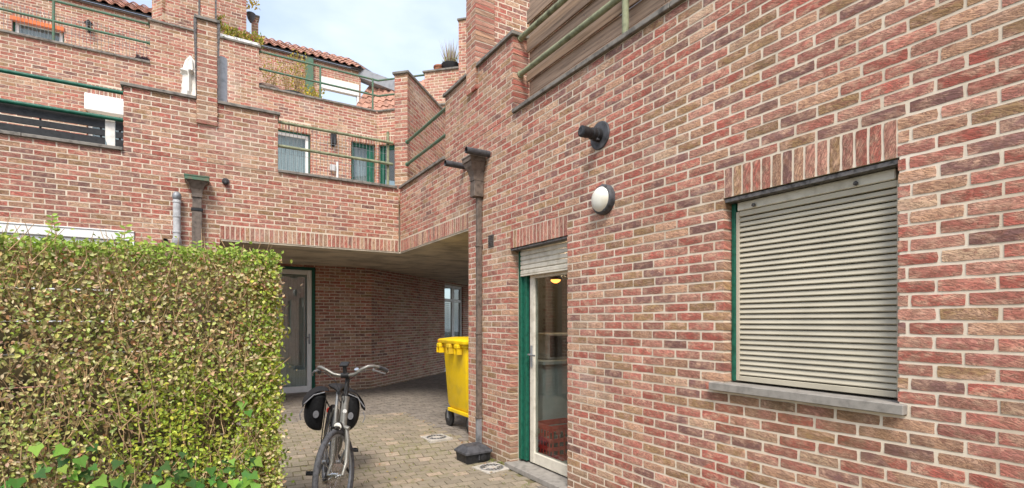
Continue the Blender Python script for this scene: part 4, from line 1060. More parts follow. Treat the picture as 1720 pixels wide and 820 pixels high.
def rnd_dir(): 
    while 1:
        v = Vector((R.uniform(-1, 1), R.uniform(-1, 1), R.uniform(-1, 1)))
        if .05 < v.length < 1: return v.normalized()
def jit(c, a=.25): 
    k = 1 + R.uniform(-a, a); return tuple(min(1, max(0, x * k * (1 + R.uniform(-.12, .12)))) for x in c)
def bushlet(loc, label, rad, h, n, cols, cat='plant', name='potted_plant', pot=None, stems=True, ls=.05, group=None):
    t = empty(name, loc, 0, label, cat, group); z0 = 0
    if pot:
        r0, r1, hh, m_ = pot; MB().lathe((0, 0, 0), (0, 0, 1), [(0, r0), (hh * .5, (r0 + r1) / 2 * 1.06), (hh * .9, r1), (hh, r1 * 1.06), (hh + .01, r1 * .9)], 20).build('pot', M[m_], t, True); z0 = hh
    it = []; st = MB()
    for i in range(n):
        a = R.uniform(0, 6.28); rr = rad * R.random() ** .5; z = z0 + h * R.random() ** .8; k = .4 + .6 * (z - z0) / h
        c = (rr * k * math.cos(a), rr * k * math.sin(a), z); it.append((c, rnd_dir() + Vector((0, 0, .6)), rnd_dir(), ls * R.uniform(.7, 1.3), ls * .5, jit(R.choice(cols)), 0))
        if stems and i % 12 == 0: st.tube([(0, 0, z0 - .02), (c[0] * .4, c[1] * .4, z * .6 + z0 * .4), c], .005, 4)
    tag(leafmesh('leaves', it, t), kind='stuff')
    if st.v: tag(st.build('stems', M['branch'], t), kind='stuff')
    return t
YEL = [(.55, .42, .05), (.45, .38, .08), (.28, .30, .06), (.50, .36, .10)]
q = onY(405, YB + .35); bz = HB2 + .04
fbx = empty('flower_box', (q.x - .02, YB + .22, bz), 0, 'white flower box with yellow and pink flowers on the raised parapet, upper left', 'flower box')
MB().box((-.42, -.10, 0), (.36, .10, .13), bev=.01).build('trough', M['white'], fbx); MB().box((-.38, -.107, .055), (.33, -.1015, .07)).build('trough_slot', M['dark'], fbx)
it = [((x_, R.uniform(-.12, .12), .05 + (R.uniform(.0, .45) if x_ < -.30 else R.uniform(.06, .26))), rnd_dir() + Vector((0, 0, .8)), rnd_dir(), .07, .03, jit(R.choice(YEL * 2 + ([(.5, .08, .22)] if x_ > -.1 else []) + [(.28, .38, .05)] * 3)), 0) for x_ in [R.uniform(-.70, .42) for _ in range(1100)]]
tag(leafmesh('flowers', it, fbx), kind='stuff')
def terr(px, dy=.35): q_ = onY(px, YB + dy); return (q_.x, YB + dy, HB + .03)
for px, lb, r_ in ((449, 'round brown barrel planter on the middle terrace, left of the black one', .31), (490, 'black bowl planter on the middle terrace edge', .33)):
    q = onY(px, YB + .38); t = empty('planter', (q.x, YB + .38, HB - .22), 0, lb, 'planter')
    MB().lathe((0, 0, 0), (0, 0, 1), [(0, r_ * .7), (.2, r_ * .95), (.33, r_), (.40, r_ * .8) if px < 460 else (.30, r_ * 1.0), (.44, r_ * .45) if px < 460 else (.31, r_ * .9)], 26).build('pot', M['potbrown' if px < 460 else 'dark'], t, True)
bushlet((onY(455, YB + .8).x, YB + .8, HB + .1), 'wispy yellow shrub behind the brown barrel planter', .30, .95, 260, YEL, ls=.05)
bushlet((onY(485, YB + .9).x, YB + .9, HB + .1), 'wispy yellow shrub behind the black bowl planter', .28, 1.0, 260, YEL, ls=.05)
bushlet((onY(502, YB + .7).x, YB + .7, HB + .0), 'tall yellowing shrub left of the green drainpipe', .22, 1.25, 300, YEL, ls=.06)
bushlet((onY(526, YB + .5).x, YB + .5, HB - .05), 'low bright yellow shrub at the foot of the green drainpipe', .28, .48, 420, YEL[:2] + [(.6, .5, .04)], ls=.06)
# plants on the high parapet, right of centre
q = onD(757, KD + .30)
gs = empty('potted_grass', (q.x, q.y, HB2 + .04), 0, 'black pot of feathery grass on the high parapet beside the slim pier', 'potted plant')
MB().lathe((0, 0, 0), (0, 0, 1), [(0, .17), (.08, .2), (.14, .215), (.15, .19)], 20).build('pot', M['dark'], gs, True)
it = []
for i in range(120):
    a = R.uniform(0, 6.28); l = R.uniform(.25, .62); r_ = R.uniform(.02, .25); tip = Vector((math.cos(a) * r_ * 1.3, math.sin(a) * r_ * 1.3, .12 + l)); b_0 = Vector((math.cos(a) * .08, math.sin(a) * .08, .12))
    it.append((b_0, tip - b_0, rnd_dir(), l, .012, jit(R.choice([(.35, .30, .14), (.30, .16, .13), (.45, .40, .20)])), 0))
for i in range(120): it.append(((R.uniform(-.16, .16), R.uniform(-.16, .16), R.uniform(.12, .26)), rnd_dir() + Vector((0, 0, .5)), rnd_dir(), .06, .03, jit((.42, .40, .18)), 0))
tag(leafmesh('grass_blades', it, gs), kind='stuff')
q = onD(738, KD + .28)
rp = empty('red_pot', (q.x, q.y, HB2 + .04), 0, 'small red pot on the high parapet left of the grass', 'flower pot')
MB().lathe((0, 0, 0), (0, 0, 1), [(0, .10), (.09, .12), (.10, .135), (.13, .135), (.132, .11)], 20).build('pot', M['terra'], rp, True)
# small succulents on the coping at upper left
tag(leafmesh('sedum', [((onY(R.uniform(228, 250), YB + .05).x, YB + .05 + R.uniform(-.04, .04), HB + .04 + R.uniform(0, .06)), rnd_dir() + Vector((0, 0, 1)), rnd_dir(), .05, .03, jit((.12, .08, .09)), 0) for _ in range(160)], None), 'dark succulent tuft on the parapet coping, upper left', 'plant', None)
t_ = empty('wall_basket', onY(421, YM + .52, 34), 0, 'grey hanging basket with a yellow flower beside the brick stack', 'hanging basket')
MB().lathe((0, -.08, -.1), (0, 0, 1), [(0, .02), (.08, .07), (.2, .10), (.21, .09)], 14).build('basket', M['dkgrey'], t_, True)
tag(leafmesh('flowers', [((R.uniform(-.14, .14), -.08 + R.uniform(-.12, .1), R.uniform(.2, .55)), rnd_dir(), rnd_dir(), .09, .05, jit((.65, .48, .04)), 0) for _ in range(60)], t_), kind='stuff')

# ------------------------------------------------------------------ yellow wheelie container
bn = empty('waste_container', (XR + .025, 5.59, 0), 0, 'yellow four-wheeled waste container half behind the passage corner', 'waste container')
yl = .70                                                     # along y; x runs into the passage
def bl(x0, x1, y0, y1, z, r=.05):
    P = []
    for cx_, cy_, a0 in ((x1 - r, y1 - r, 0), (x0 + r, y1 - r, 90), (x0 + r, y0 + r, 180), (x1 - r, y0 + r, 270)):
        for k in range(4): a = math.radians(a0 + k * 30); P.append((cx_ + r * math.cos(a), cy_ + r * math.sin(a), z))
    return P
MB().loft([bl(.09, 1.12, .06, yl - .045, .24), bl(.05, 1.14, .04, yl - .035, .32), bl(.0, 1.22, -.02 + .02, yl, 1.06), bl(-.02, 1.24, -.02, yl + .02, 1.075), bl(-.02, 1.24, -.02, yl + .02, 1.11)]).build('body', M['yellow'], bn, True)
MB().loft([bl(-.05, 1.28, -.05, yl + .075, 1.112), bl(-.055, 1.285, -.055, yl + .08, 1.125), bl(-.055, 1.285, -.055, yl + .08, 1.150), bl(-.04, 1.27, -.04, yl + .06, 1.165), bl(.1, 1.1, .08, yl - .08, 1.19)]).build('lid', M['yellow'], bn, True)
for y in (.16, .40, yl + .0):
    MB().box((-.075, y - .075, 1.055), (-.021, y + .03, 1.11), bev=.01).box((-.075, y - .07, .985), (-.058, y - .052, 1.054)).box((-.075, y + .008, .985), (-.058, y + .026, 1.054)).box((-.058, y - .068, .985), (-.005, y - .056, 1.054)).box((-.058, y + .012, .985), (-.005, y + .024, 1.054)).build('lifting_lug', M['yellow'], bn)
MB().box((-.058, yl - .03, 1.13), (-.0555, yl + .03, 1.145)).build('lid_mark', M['orange'], bn)
for x in (.12, 1.1):
    for y in (yl - .01, .06):
        cw = empty('caster'); cw.parent = bn; cw.location = (x - .02, y - .0, .118)
        MB().lathe((-.0225, 0, 0), (1, 0, 0), [(0, .09), (.006, .116), (.039, .116), (.045, .09)], 24).build('tyre', M['dark'], cw, True)
        MB().lathe((-.024, 0, 0), (1, 0, 0), [(0, .05), (.048, .05)], 18).build('hub', M['dkgrey'], cw, True)
        MB().box((-.034, -.02, -.01), (-.027, .02, .13)).box((.027, -.02, -.01), (.034, .02, .13)).box((-.04, -.04, .1301), (.04, .04, .14)).build('fork', M['zinc'], cw)
MB().box((.045, .03, .215), (.075, yl - .06, .262), bev=.008).build('bottom_rail', M['yellow'], bn)

# bait box, drain grates
bb = empty('bait_box', (2.50, 4.93, gz(2.5, 4.93)), math.radians(2), 'dark grey rodent bait box on the ground at the foot of the downpipe', 'bait box')
MB().loft([bl(-.13, .15, -.12, .12, .0, .015), bl(-.14, .16, -.13, .13, .095, .015)]).build('tray', M['dark'], bb)
MB().loft([bl(-.155, .175, -.145, .145, .097, .02), bl(-.155, .175, -.145, .145, .115, .02), bl(-.11, .13, -.10, .10, .155, .02), bl(-.09, .11, -.08, .08, .17, .02)]).build('lid', M['dkgrey'], bb)
MB().lathe((.06, -.128, .05), (0, -1, 0), [(0, .036), (.012, .036), (.014, .028)], 18).build('entrance_ring', M['dark'], bb, True)
MB().box((.003, -.142, .03), (.012, -.127, .08)).build('latch', M['dkgrey'], bb)
def grate(px, py, zg, label, rot, hs=.145):
    d = ray(px, py); t = (zg - EYE) / d[2]; x, y = d[0] * t, d[1] * t
    g = empty('drain_grate', (x, y, gz(x, y) + .002), rot, label, 'drain cover', 'square drain covers in the paving')
    mb = MB(); mb.box((-hs, -hs, -.03), (hs, hs, .006), bev=.003); mb.build('frame', M['palecast'], g)
    ri = MB().ring((0, 0, .0075), (0, 0, 1), hs * .80, .006, 32, 6, .4).ring((0, 0, .0075), (0, 0, 1), hs * .42, .005, 28, 6, .4)
    ri.build('rim', M['zinc'], g, True)
    for r1_, nn in ((.70, 18), (.55, 14)):
        for i in range(nn):
            a = 2 * math.pi * i / nn
            if (i * 4 // nn) % 1 == 0 and abs(math.sin(2 * a)) < .3: continue
            MB().box((hs * (r1_ - .065), -.009, .0065), (hs * (r1_ + .06), .009, .009), Matrix.Rotation(a, 4, 'Z')).build('slot', M['dark'], g)
grate(733, 735, 0, 'square drain cover with slotted ring near the yellow container wheel', .05)
grate(826, 784.5, -.09, 'square drain cover with slotted ring before the door step', .15)

# ------------------------------------------------------------------ bicycle
FH = Vector((.841, 3.936)); bd = Vector((FH.x - .99, FH.y - 5.02)).normalized()      # heading
WB_ = 1.10; root_xy = FH - bd * (WB_ / 2)
bk = empty('bicycle', (root_xy.x, root_xy.y, -.10), math.atan2(bd.y, bd.x), 'champagne grey city bicycle with black panniers parked beside the hedge', 'bicycle')
bk.rotation_mode = 'QUATERNION'
from mathutils import Quaternion
bk.rotation_quaternion = Quaternion((0, 0, 1), math.atan2(bd.y, bd.x)) @ Quaternion((1, 0, 0), math.radians(-7.0))
WR = .345; xF, xRr = WB_ / 2, -WB_ / 2
def part(mb, nm_, m_, par=None, sm=True): return mb.build(nm_, M[m_], par or bk, sm)
def wheel(par, c, nm_, ax=Vector((0, 1, 0))):
    w_ = empty(nm_); w_.parent = par; w_.location = c
    part(MB().ring((0, 0, 0), ax, WR - .022, .021, 64, 10), 'tyre', 'rubber', w_)
    part(MB().ring((0, 0, 0), ax, WR - .048, .011, 56, 6, .9), 'rim', 'zinc', w_)
    part(MB().tube([(0, -.05, 0), (0, .05, 0)], .012, 10).tube([(0, -.028, 0), (0, .028, 0)], .024, 14), 'hub', 'chrome', w_)
    for i in range(32):
        a = 2 * math.pi * i / 32; s_ = .025 if i % 2 else -.025; b = a + (.32 if (i // 2) % 2 else -.32)
        part(MB().tube([(math.cos(b) * .022, s_, math.sin(b) * .022), (math.cos(a) * (WR - .052), 0, math.sin(a) * (WR - .052))], .0013, 4), 'spoke', 'chrome', w_, False)
    return w_
wheel(bk, (xRr, 0, WR), 'wheel')
# steering assembly turned about the head tube
HT0, HT1 = Vector((xF - .155, 0, .66)), Vector((xF - .225, 0, .90))       # lower and upper head
axis = (HT1 - HT0).normalized()
def steerM(p, a=math.radians(-29)):
    q_ = Quaternion(axis, a); return q_ @ (Vector(p) - HT0) + HT0
st = empty('front_fork'); st.parent = bk
STM = Matrix.Translation(HT0) @ Quaternion(axis, math.radians(-29)).to_matrix().to_4x4() @ Matrix.Translation(-HT0)
st.matrix_local = STM
fwc = Vector((xF, 0, WR))
fwh = wheel(bk, (0, 0, 0), 'wheel'); fwh.matrix_local = STM @ Matrix.Translation(fwc)
for s_ in (-1, 1):
    part(MB().tube([(xF - .145, s_ * .035, .66), (xF - .12, s_ * .052, .58), (xF - .075, s_ * .056, .42), (xF, s_ * .056, WR)], [.017, .018, .016, .011], 12), 'fork_leg', 'frame', st)
part(MB().tube([(xF - .146, -.055, .665), (xF - .150, 0, .682), (xF - .146, .055, .665)], .02, 12), 'fork_crown', 'frame', st)
# mudguard: a strip bent round the tyre
def guard(par, c, a0, a1, m_='dark'):
    mb = MB(); n_ = 26; o_ = 0
    for i in range(n_ + 1):
        a = math.radians(a0 + (a1 - a0) * i / n_)
        for yy_, dr in ((-.028, -.012), (-.018, .004), (0, .009), (.018, .004), (.028, -.012)):
            r_ = WR + .012 + dr; mb.v.append((c[0] + r_ * math.cos(a), yy_, c[2] + r_ * math.sin(a)))
    for i in range(n_):
        for k in range(4): mb.f.append((i * 5 + k, i * 5 + k + 1, i * 5 + 6 + k, i * 5 + 5 + k))
    ob = part(mb, 'mudguard', m_, par); md = ob.modifiers.new('thickness', 'SOLIDIFY'); md.thickness = .002; return ob
guard(st, (xF, 0, WR), 88, 118); guard(bk, (xRr, 0, WR), 15, 200)
part(MB().lathe((xF - .085, 0, .70), (1, 0, -.08), [(-.03, .02), (0, .034), (.02, .036), (.024, .03)], 20), 'headlight_shell', 'dark', st)
part(MB().lathe((xF - .062, 0, .698), (1, 0, -.08), [(0, .031), (.006, .026), (.009, .01)], 20), 'headlight_lens', 'lampglass', st)
part(MB().tube([(xF - .15, 0, .68), (xF - .09, 0, .70)], .006, 6), 'lamp_bracket', 'dark', st)
# stem and handlebar
T1 = HT1 + axis * .02; T2 = HT1 + axis * .16 + Vector((.0, 0, 0)); hb_ = T2 + Vector((.045, 0, .02))
part(MB().tube([HT1 - axis * .02, T2, hb_], [.0185, .018, .016], 12), 'stem', 'dark', st)
part(MB().tube([hb_ + Vector((0, y, 0)) for y in (-.03, .03)], .022, 12), 'stem_clamp', 'dark', st)
for s_ in (-1, 1):
    B = lambda x, y, z: hb_ + Vector((x, s_ * y, z))
    pts = [B(0, 0, 0), B(.0, .04, .0), B(.012, .09, .012), B(.02, .14, .045), B(.012, .19, .068), B(-.02, .225, .068), B(-.06, .25, .055), B(-.16, .285, .02)]
    part(MB().tube(pts[:7], .0125, 12), 'handlebar', 'frame', st)
    part(MB().tube([pts[6], B(-.105, .268, .04), pts[7]], [.016, .018, .017], 12), 'grip', 'dkgrey', st)
    part(MB().lathe(pts[7], pts[7] - pts[6], [(0, .017), (.012, .016)], 12), 'grip_end', 'chrome', st)
    part(MB().tube([B(-.03, .225, .045), B(.03, .235, .04), B(-.01, .275, .02), B(-.07, .30, .0)], [.008, .009, .006, .006], 8), 'brake_lever', 'zinc', st)
    part(MB().tube([B(.0, .225, .04), B(.06, .14, .03), B(.07, .05, -.04), B(.05, .012, -.16), B(.02, -.02, -.30)], .0028, 6), 'brake_cable', 'dark', st)
MB().box((-.028, -.035, -.004), (.028, .035, .012), Matrix.Translation(hb_ + Vector((.01, 0, .085))) @ Matrix.Rotation(.5, 4, 'Y'), bev=.004).build('display', M['dark'], st)
part(MB().tube([hb_ + Vector((0, 0, 0)), hb_ + Vector((.01, 0, .08))], .016, 10), 'display_mount', 'dark', st)
part(MB().tube([hb_ + Vector((.0, .1, .02)), hb_ + Vector((.02, .1, .05))], .018, 10), 'bell', 'chrome', st)
# frame
BBk = Vector((xRr + .46, 0, .29)); SC = Vector((xRr + .255, 0, .74)); dn = (HT1 - HT0)
part(MB().tube([HT0 - axis * .005, HT0 + axis * .05, HT1 - axis * .04, HT1 + axis * .005], [.030, .0265, .0265, .030], 16), 'head_tube', 'frame')
badge = MB().lathe(HT0.lerp(HT1, .55) + Vector((.025, 0, .007)), (1, 0, .28), [(0, .017), (.003, .016)], 20); part(badge, 'head_badge', 'white')
part(MB().tube([HT0 + axis * .06, HT0 + Vector((-.14, 0, -.16)), BBk], [.028, .029, .026], 14), 'down_tube', 'frame')
part(MB().tube([HT1 - axis * .03, HT1 + Vector((-.16, 0, -.16)), BBk + Vector((-.06, 0, .16))], [.018, .019, .018], 12), 'top_tube', 'frame')
part(MB().tube([BBk, SC], [.019, .016], 12), 'seat_tube', 'frame')
part(MB().tube([SC, SC + Vector((-.045, 0, .13))], .013, 10), 'seat_post', 'zinc')
for s_ in (-1, 1):
    part(MB().tube([BBk + Vector((-.03, s_ * .03, 0)), Vector((xRr, s_ * .062, WR))], .010, 8), 'chain_stay', 'frame')
    part(MB().tube([SC + Vector((0, s_ * .02, -.03)), Vector((xRr, s_ * .062, WR))], .008, 8), 'seat_stay', 'frame')
    part(MB().tube([Vector((xRr + .26, s_ * .06, .73)), Vector((xRr - .28, s_ * .065, .73))], .006, 8), 'rack_bar', 'dark')
    part(MB().tube([Vector((xRr, s_ * .07, WR)), Vector((xRr - .05, s_ * .068, .73))], .005, 8), 'rack_stay', 'dark')
sdl = MB(); SP = SC + Vector((-.05, 0, .15)); lo = []
for x_, w_, h_ in ((-.13, .02, .0), (-.12, .075, .012), (-.06, .085, .02), (.0, .055, .014), (.07, .026, .006), (.13, .018, -.004), (.145, .006, -.012)):
    lo.append([SP + Vector((x_, w_ * math.cos(a), h_ + .022 * math.sin(a) * (1 if math.sin(a) > 0 else 1.5))) for a in [2 * math.pi * i / 16 for i in range(16)]])
part(sdl.loft(lo), 'saddle', 'dark')
cs = empty('crankset'); cs.parent = bk; cs.location = BBk
part(MB().lathe((0, -.052, 0), (0, 1, 0), [(0, .03), (.004, .095), (.008, .095), (.012, .03)], 32), 'chainring', 'dkgrey', cs)
part(MB().tube([(0, -.075, 0), (0, .075, 0)], .016, 12), 'axle', 'zinc', cs)
for s_, an in ((-1, -2.25), (1, .90)):      # right pedal low, left pedal high
    an = an; e_ = Vector((.165 * math.cos(an), s_ * .085, .165 * math.sin(an)))
    part(MB().tube([(0, s_ * .07, 0), e_], [.012, .009], 8), 'crank_arm', 'zinc', cs)
    m_ = MB(); y0_ = e_.y + s_ * .02
    for dx in (-.035, .023): m_.box((e_.x + dx, min(y0_, y0_ + s_ * .085), e_.z - .011), (e_.x + dx + .012, max(y0_, y0_ + s_ * .085), e_.z + .011), bev=.003)
    for yy_ in (0, .045, .077): m_.box((e_.x - .0225, min(y0_ + s_ * yy_, y0_ + s_ * (yy_ + .008)), e_.z - .010), (e_.x + .0225, max(y0_ + s_ * yy_, y0_ + s_ * (yy_ + .008)), e_.z + .010))
    m_.tube([e_, e_ + Vector((0, s_ * .1, 0))], .006, 6); part(m_, 'pedal', 'dark', cs, False)
part(MB().tube([BBk + Vector((0, -.047, .06)), Vector((xRr, -.047, WR + .035))], .005, 4).tube([BBk + Vector((0, -.047, -.09)), Vector((xRr, -.047, WR - .035))], .005, 4), 'chain', 'steel')
part(MB().tube([Vector((-.42, .06, .30)), Vector((-.60, .25, .03))], [.012, .011], 8).lathe(Vector((-.60, .25, .03)), (-.3, .5, -1), [(0, .017), (.02, .015)], 10), 'kickstand', 'dark')
part(MB().lathe((xRr - .36, 0, .60), (-1, 0, 0), [(0, .03), (.02, .03), (.024, .02)], 14), 'rear_light', 'red')
# panniers hang on the rack: things of their own
def pannier(s_, label):
    t = empty('pannier', (0, 0, 0), 0, label, 'bike bag', 'black panniers on the parked bicycle'); t.matrix_world = Matrix.LocRotScale(bk.location + Vector((0, 0, .085)), bk.rotation_quaternion, None)
    y0_, y1_ = s_ * .075, s_ * .235; x0_, x1_ = xRr - .15, xRr + .20
    def lp(z, k, sh=0):
        yo = y0_ + (y1_ - y0_) * k; a = [(x0_ + sh, y0_, z), (x0_ + sh, yo, z), ((x0_ + x1_) / 2, yo + s_ * .018, z), (x1_ - sh, yo, z), (x1_ - sh, y0_, z), ((x0_ + x1_) / 2, y0_ - s_ * .002, z)]
        return a if s_ < 0 else a[::-1]
    ob = MB().loft([lp(.395, .35, .07), lp(.42, .75, .04), lp(.50, 1.0, .02), lp(.62, 1.0, 0), lp(.71, .85, 0), lp(.74, .6, .01)]).build('bag_body', M['fabric'], t, True)
    sb_ = ob.modifiers.new('rounding', 'SUBSURF'); sb_.levels = sb_.render_levels = 2
    fl_ = MB(); P = []
    for x_ in (x0_ - .015, (x0_ + x1_) / 2, x1_ + .015):
        P.append([(x_, s_ * .05, .775), (x_, s_ * .12, .79), (x_, s_ * .20, .755), (x_, s_ * .262, .67), (x_, s_ * .272, .60)])
    for L in P: fl_.v += L
    fl_.f = [(i * 5 + k, i * 5 + k + 1, i * 5 + 6 + k, i * 5 + 5 + k) for i in range(2) for k in range(4)]
    ob = fl_.build('flap', M['fabric'], t, True); ob.modifiers.new('thickness', 'SOLIDIFY').thickness = .012; sb_ = ob.modifiers.new('rounding', 'SUBSURF'); sb_.levels = sb_.render_levels = 2
    MB().tube([(x1_ + .017, s_ * .10, .765), (x1_ + .022, s_ * .19, .735), (x1_ + .02, s_ * .262, .65)], .006, 6).build('piping', M['strap'], t, True)
    MB().lathe((x1_ - .005, s_ * .15, .56), (1, 0, 0), [(0, .034), (.008, .032)], 20, .75).build('reflector_patch', M['strap'], t, True)
    MB().tube([(x1_ - .04, s_ * .262, .60), (x1_ - .03, s_ * .285, .55), (x1_ - .03, s_ * .27, .50)], .004, 6).build('strap', M['strap'], t, True)
pannier(-1, 'black pannier on the hedge side of the bicycle, flap lifted'); pannier(1, 'black pannier on the wall side of the bicycle')

# ------------------------------------------------------------------ hedge, fence behind it, ivy
hgX1, hgY0, hgY1, hgH = .40, 3.42, 4.02, 1.80
fn = empty('slat_fence', (-1.5, 4.16, 0), 0, 'dark board fence with pale top edges hidden behind the hedge', 'fence')
for k in range(9):
    z = .0 + k * .2
    MB().box((-2.4, 0, z), (1.72, .02, z + .192), bev=.003).build('board', M['darkwood'], fn)
MB().box((-.55, -.004, 1.392), (.55, .022, 1.399)).build('pale_strip', M['canvas'], fn)
for x in (-2.3, -1.0, .3, 1.65): MB().box((x, .021, -.1), (x + .06, .08, 1.75)).build('post', M['darkwood'], fn)
hg = empty('hedge', (-1.2, 3.7, -.1), 0, 'clipped privet hedge with thinning olive leaves and bare twigs', 'hedge')
HO = Vector((-1.2, 3.7, -.1)); x0h = -3.3
from mathutils import noise as NZ
def dens(x, z):                       # thin on the left in the middle, dense on top and right
    n = NZ.noise(Vector((x * 1.6, z * 1.8, 3.1))) * .5 + NZ.noise(Vector((x * 5, z * 5, 9.7))) * .35
    d = .82 + n
    if z > hgH - .28: d += .5
    d -= .62 * math.exp(-((x + 1.35) / .6) ** 2 - ((z - 1.15) / .55) ** 2)
    d -= .9 * math.exp(-((x - .12) / .12) ** 2 - ((z - .78) / .10) ** 2)
    d -= .5 * math.exp(-((x - .08) / .10) ** 2 - ((z - 1.5) / .12) ** 2)
    return max(.06, min(1, d))
OL = [(.50, .49, .15), (.58, .54, .22), (.42, .46, .13), (.62, .54, .27), (.60, .43, .24), (.52, .52, .21), (.66, .53, .33), (.32, .39, .11)]
GR = [(.30, .42, .07), (.38, .48, .09), (.24, .34, .06)]
YG = [(.40, .48, .06), (.50, .54, .08), (.32, .42, .07)]
big = []; items = []
def hcol(x, z):
    yg = 1.0 * math.exp(-((x + .05) / .42) ** 2 - ((z - .75) / .32) ** 2) + .5 * math.exp(-((x - .38) / .12) ** 2 - ((z - 1.2) / .5) ** 2)
    if R.random() < yg: return R.choice(YG)
    if R.random() < max(.06, 1.0 * (z - hgH + .10) / .12): return R.choice(GR + YG[2:])
    if R.random() < .08 + .12 * (z > 1.2): return R.choice([(.45, .22, .11), (.50, .34, .14), (.42, .28, .18), (.52, .33, .22)])
    return R.choice(OL)
N_L = 122000
for _ in range(N_L):
    face = R.random()
    dep = min(.5, R.expovariate(1 / .11))
    if face < .72: x = R.uniform(x0h, hgX1 + .03); z = R.uniform(.0, hgH + .02); y = hgY0 + dep + .03 * NZ.noise(Vector((x * 4, z * 4, 0)))
    elif face < .88: x = R.uniform(x0h, hgX1); y = R.uniform(hgY0, hgY1); z = hgH - dep * .6 + .025 * NZ.noise(Vector((x * 5, y * 5, 0))) + (R.expovariate(1 / .018) if R.random() < .3 else 0)
    else: x = hgX1 - dep * .6 + .03 * NZ.noise(Vector((z * 4, 5, 0))) + (R.expovariate(1 / .02) if R.random() < .25 else 0); y = R.uniform(hgY0, hgY1); z = R.uniform(0, hgH)
    if z > hgH + .09: continue
    if face < .72 and R.random() > dens(x, z + .0): continue
    u = rnd_dir() + Vector((0, -.35, -.05)); nn = Vector((0, -.9, .55)) + rnd_dir() * .9
    L = R.uniform(.015, .032); it_ = ((x - HO.x, y - HO.y, z - HO.z - .1 + .1), u, nn, L, L * R.uniform(.55, .72), jit(hcol(x, z)), 1)
    p = proj((x, y, z - .0))
    if p and 10 < p[0] < 470 and p[1] < 812 and L > .029 and y < hgY0 + .04 and len(big) < 240: big.append(it_)
    else: items.append(it_)
# sprigs standing proud
def sprig(p, d, n, ln, cols, L0=.034):
    p = Vector(p); d = Vector(d).normalized(); st_ = []
    for i in range(n):
        q = p + d * ln * (i + 1) / n + rnd_dir() * .004; s_ = d.cross(Vector((0, 1, .2))).normalized() * (1 if i % 2 else -1)
        items.append((q, s_ + d * .5, Vector((0, -1, .5)) + rnd_dir() * .4, L0 * R.uniform(.8, 1.1), L0 * .5, jit(R.choice(cols)), 1))
    return [p, p + d * ln]
tw = MB()
for (px, py, hh) in ((86, 402, .13), (96, 400, .10), (205, 412, .11), (199, 414, .07), (330, 418, .04), (395, 424, .05)):
    q = onY(px, 3.6, py) - HO; tw.tube(sprig(q + Vector((0, 0, -.05)), (R.uniform(-.2, .2), 0, 1), 9, hh + .05, GR), .002, 4)
for z in (1.38, 1.33, 1.28, .98, .9, .74, .55, .5): 
    q = Vector((hgX1 - .02, 3.5 + R.uniform(0, .2), z)) - HO; tw.tube(sprig(q, (1, -.1, R.uniform(-.3, .6)), 8, R.uniform(.07, .13), YG if z > .9 else GR), .002, 4)
for _ in range(110):
    q = Vector((R.uniform(x0h, hgX1), R.uniform(hgY0, hgY1), hgH - .02)) - HO; tw.tube(sprig(q, (R.uniform(-.5, .5), R.uniform(-.3, .3), 1), R.randint(3, 6), R.uniform(.03, .07), GR), .0015, 4)
fo = tag(leafmesh('foliage', items, hg), kind='stuff')
for it_ in big:
    o = leafmesh('leaf', [it_], hg)
# stems and twigs
for i in range(46):
    x = R.uniform(x0h, hgX1 - .1); y = hgY0 + R.uniform(.10, .34); lean = R.uniform(-.45, .45); hgt = R.uniform(1.1, 1.72); r0 = R.uniform(.005, .011); pts = []
    for k in range(9):
        f_ = k / 8; pts.append((x + lean * f_ + .05 * NZ.noise(Vector((i * 3.3, f_ * 4, 0))) - HO.x, y + R.uniform(-.02, .02) - HO.y, -.1 + hgt * f_ - HO.z))
    MB().tube(pts, [r0 * (1 - .65 * k / 8) for k in range(9)], 6).build('branch', M['branch'], hg, True)
q0 = onY(60, 3.50, 560); pts = [onY(a, 3.49, b) - HO for a, b in ((40, 440), (48, 480), (52, 520), (50, 548), (62, 572), (80, 596), (112, 640))]
MB().tube(pts, .009, 7).build('branch', M['branch'], hg, True)
for i in range(2300):
    x = R.uniform(x0h, hgX1 - .05); z = R.uniform(.1, hgH - .05); y = hgY0 + (R.uniform(-.015, .03) if i % 3 == 0 else R.uniform(.015, .24)); a = R.gauss(0, .5); l = R.uniform(.07, .24); b = Vector((math.sin(a), R.uniform(-.3, .3), math.cos(a)))
    p = Vector((x, y, z)) - HO; tw.tube([p, p + b * l * .5 + rnd_dir() * .015, p + b * l], [.0028, .0020, .0011], 4, False)
tag(tw.build('twigs', M['branch'], hg), kind='stuff')
iv = empty('ivy', (-.6, 3.42, -.1), 0, 'dark green ivy creeping over the bottom of the hedge', 'ivy'); IO = Vector((-.6, 3.42, -.1)); ii = []
nI = 0
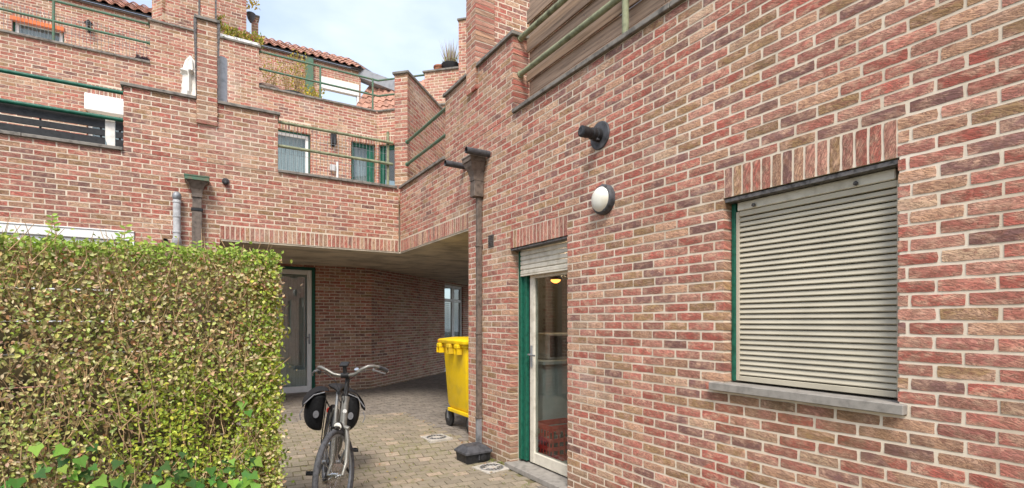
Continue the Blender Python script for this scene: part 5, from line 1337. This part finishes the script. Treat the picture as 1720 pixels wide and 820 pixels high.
for _ in range(4200):
    x = R.uniform(-2.2, .30); z = R.uniform(0, 1.0) ; 
    lim = .80 + .12 * math.sin(x * 3.1) + .1 * math.sin(x * 7.7)
    if z > lim or R.random() < .35 + (z / lim) ** 2 * .6 or NZ.noise(Vector((x * 3.5, z * 3.5, 40))) < -.12: continue
    y = hgY0 + R.uniform(-.07, .06); L = R.uniform(.035, .07)
    ty = ((x - IO.x, y - IO.y, z - IO.z), Vector((R.uniform(-.7, .7), -.35, -.6)), Vector((0, -1, .5)) + rnd_dir() * .5, L, L * 1.0, jit(R.choice([(.035, .10, .025), (.055, .15, .03), (.09, .22, .04), (.18, .33, .05)])), 2)
    p = proj((x, y, z))
    if nI < 250 and p and 5 < p[0] < 460 and p[1] < 815 and L > .05: nI += 1; leafmesh('leaf', [ty], iv)
    else: ii.append(ty)
tag(leafmesh('ivy_mass', ii, iv), kind='stuff')
sheet('soil', M['soil'], -3.4, .10, 3.3, 7.88, 2, 40, .004, 'dark soil of the planting bed under the hedge')
# moss tufts and weeds in the joints and along the walls
it = []
for _ in range(420):
    k = R.random()
    if k < .45: x, y = XR - R.uniform(.01, .10), R.choice([R.uniform(4.56, 5.4), R.uniform(2.3, 3.28)])
    elif k < .8: x, y = R.uniform(.2, .62), R.uniform(3.3, 7.5)
    else: x, y = R.uniform(.6, 2.6), R.uniform(3.0, 7.0)
    for _q in range(R.randint(4, 10)):
        it.append(((x + R.gauss(0, .018), y + R.gauss(0, .018), gz(x, y) + R.uniform(-.004, .004)), rnd_dir() + Vector((0, 0, 1.1)), rnd_dir(), R.uniform(.008, .022), .008, jit(R.choice([(.16, .20, .05), (.22, .26, .06), (.26, .22, .09)])), 0))
tag(leafmesh('moss', it, None), 'green moss tufts in the paving joints and wall foot', None, None, 'stuff')
# fallen leaves
it = []
for _ in range(170):
    x, y = R.uniform(.35, 2.66), R.uniform(3.2, 7.5)
    if R.random() < .6: x = R.choice([R.uniform(.2, .7), R.uniform(2.45, 2.68)])
    if x > 2.6 and y < 5.4 and 3.3 < y < 4.54: continue
    it.append(((x, y, gz(x, y) + .006), Vector((R.uniform(-1, 1), R.uniform(-1, 1), .1)), Vector((0, 0, 1)) + rnd_dir() * .3, R.uniform(.018, .035), .018, jit(R.choice([(.40, .20, .08), (.45, .34, .10), (.30, .18, .09)])), 1))
tag(leafmesh('fallen_leaves', it, None), 'brown fallen leaves scattered on the paving', None, None, 'stuff')

flush()
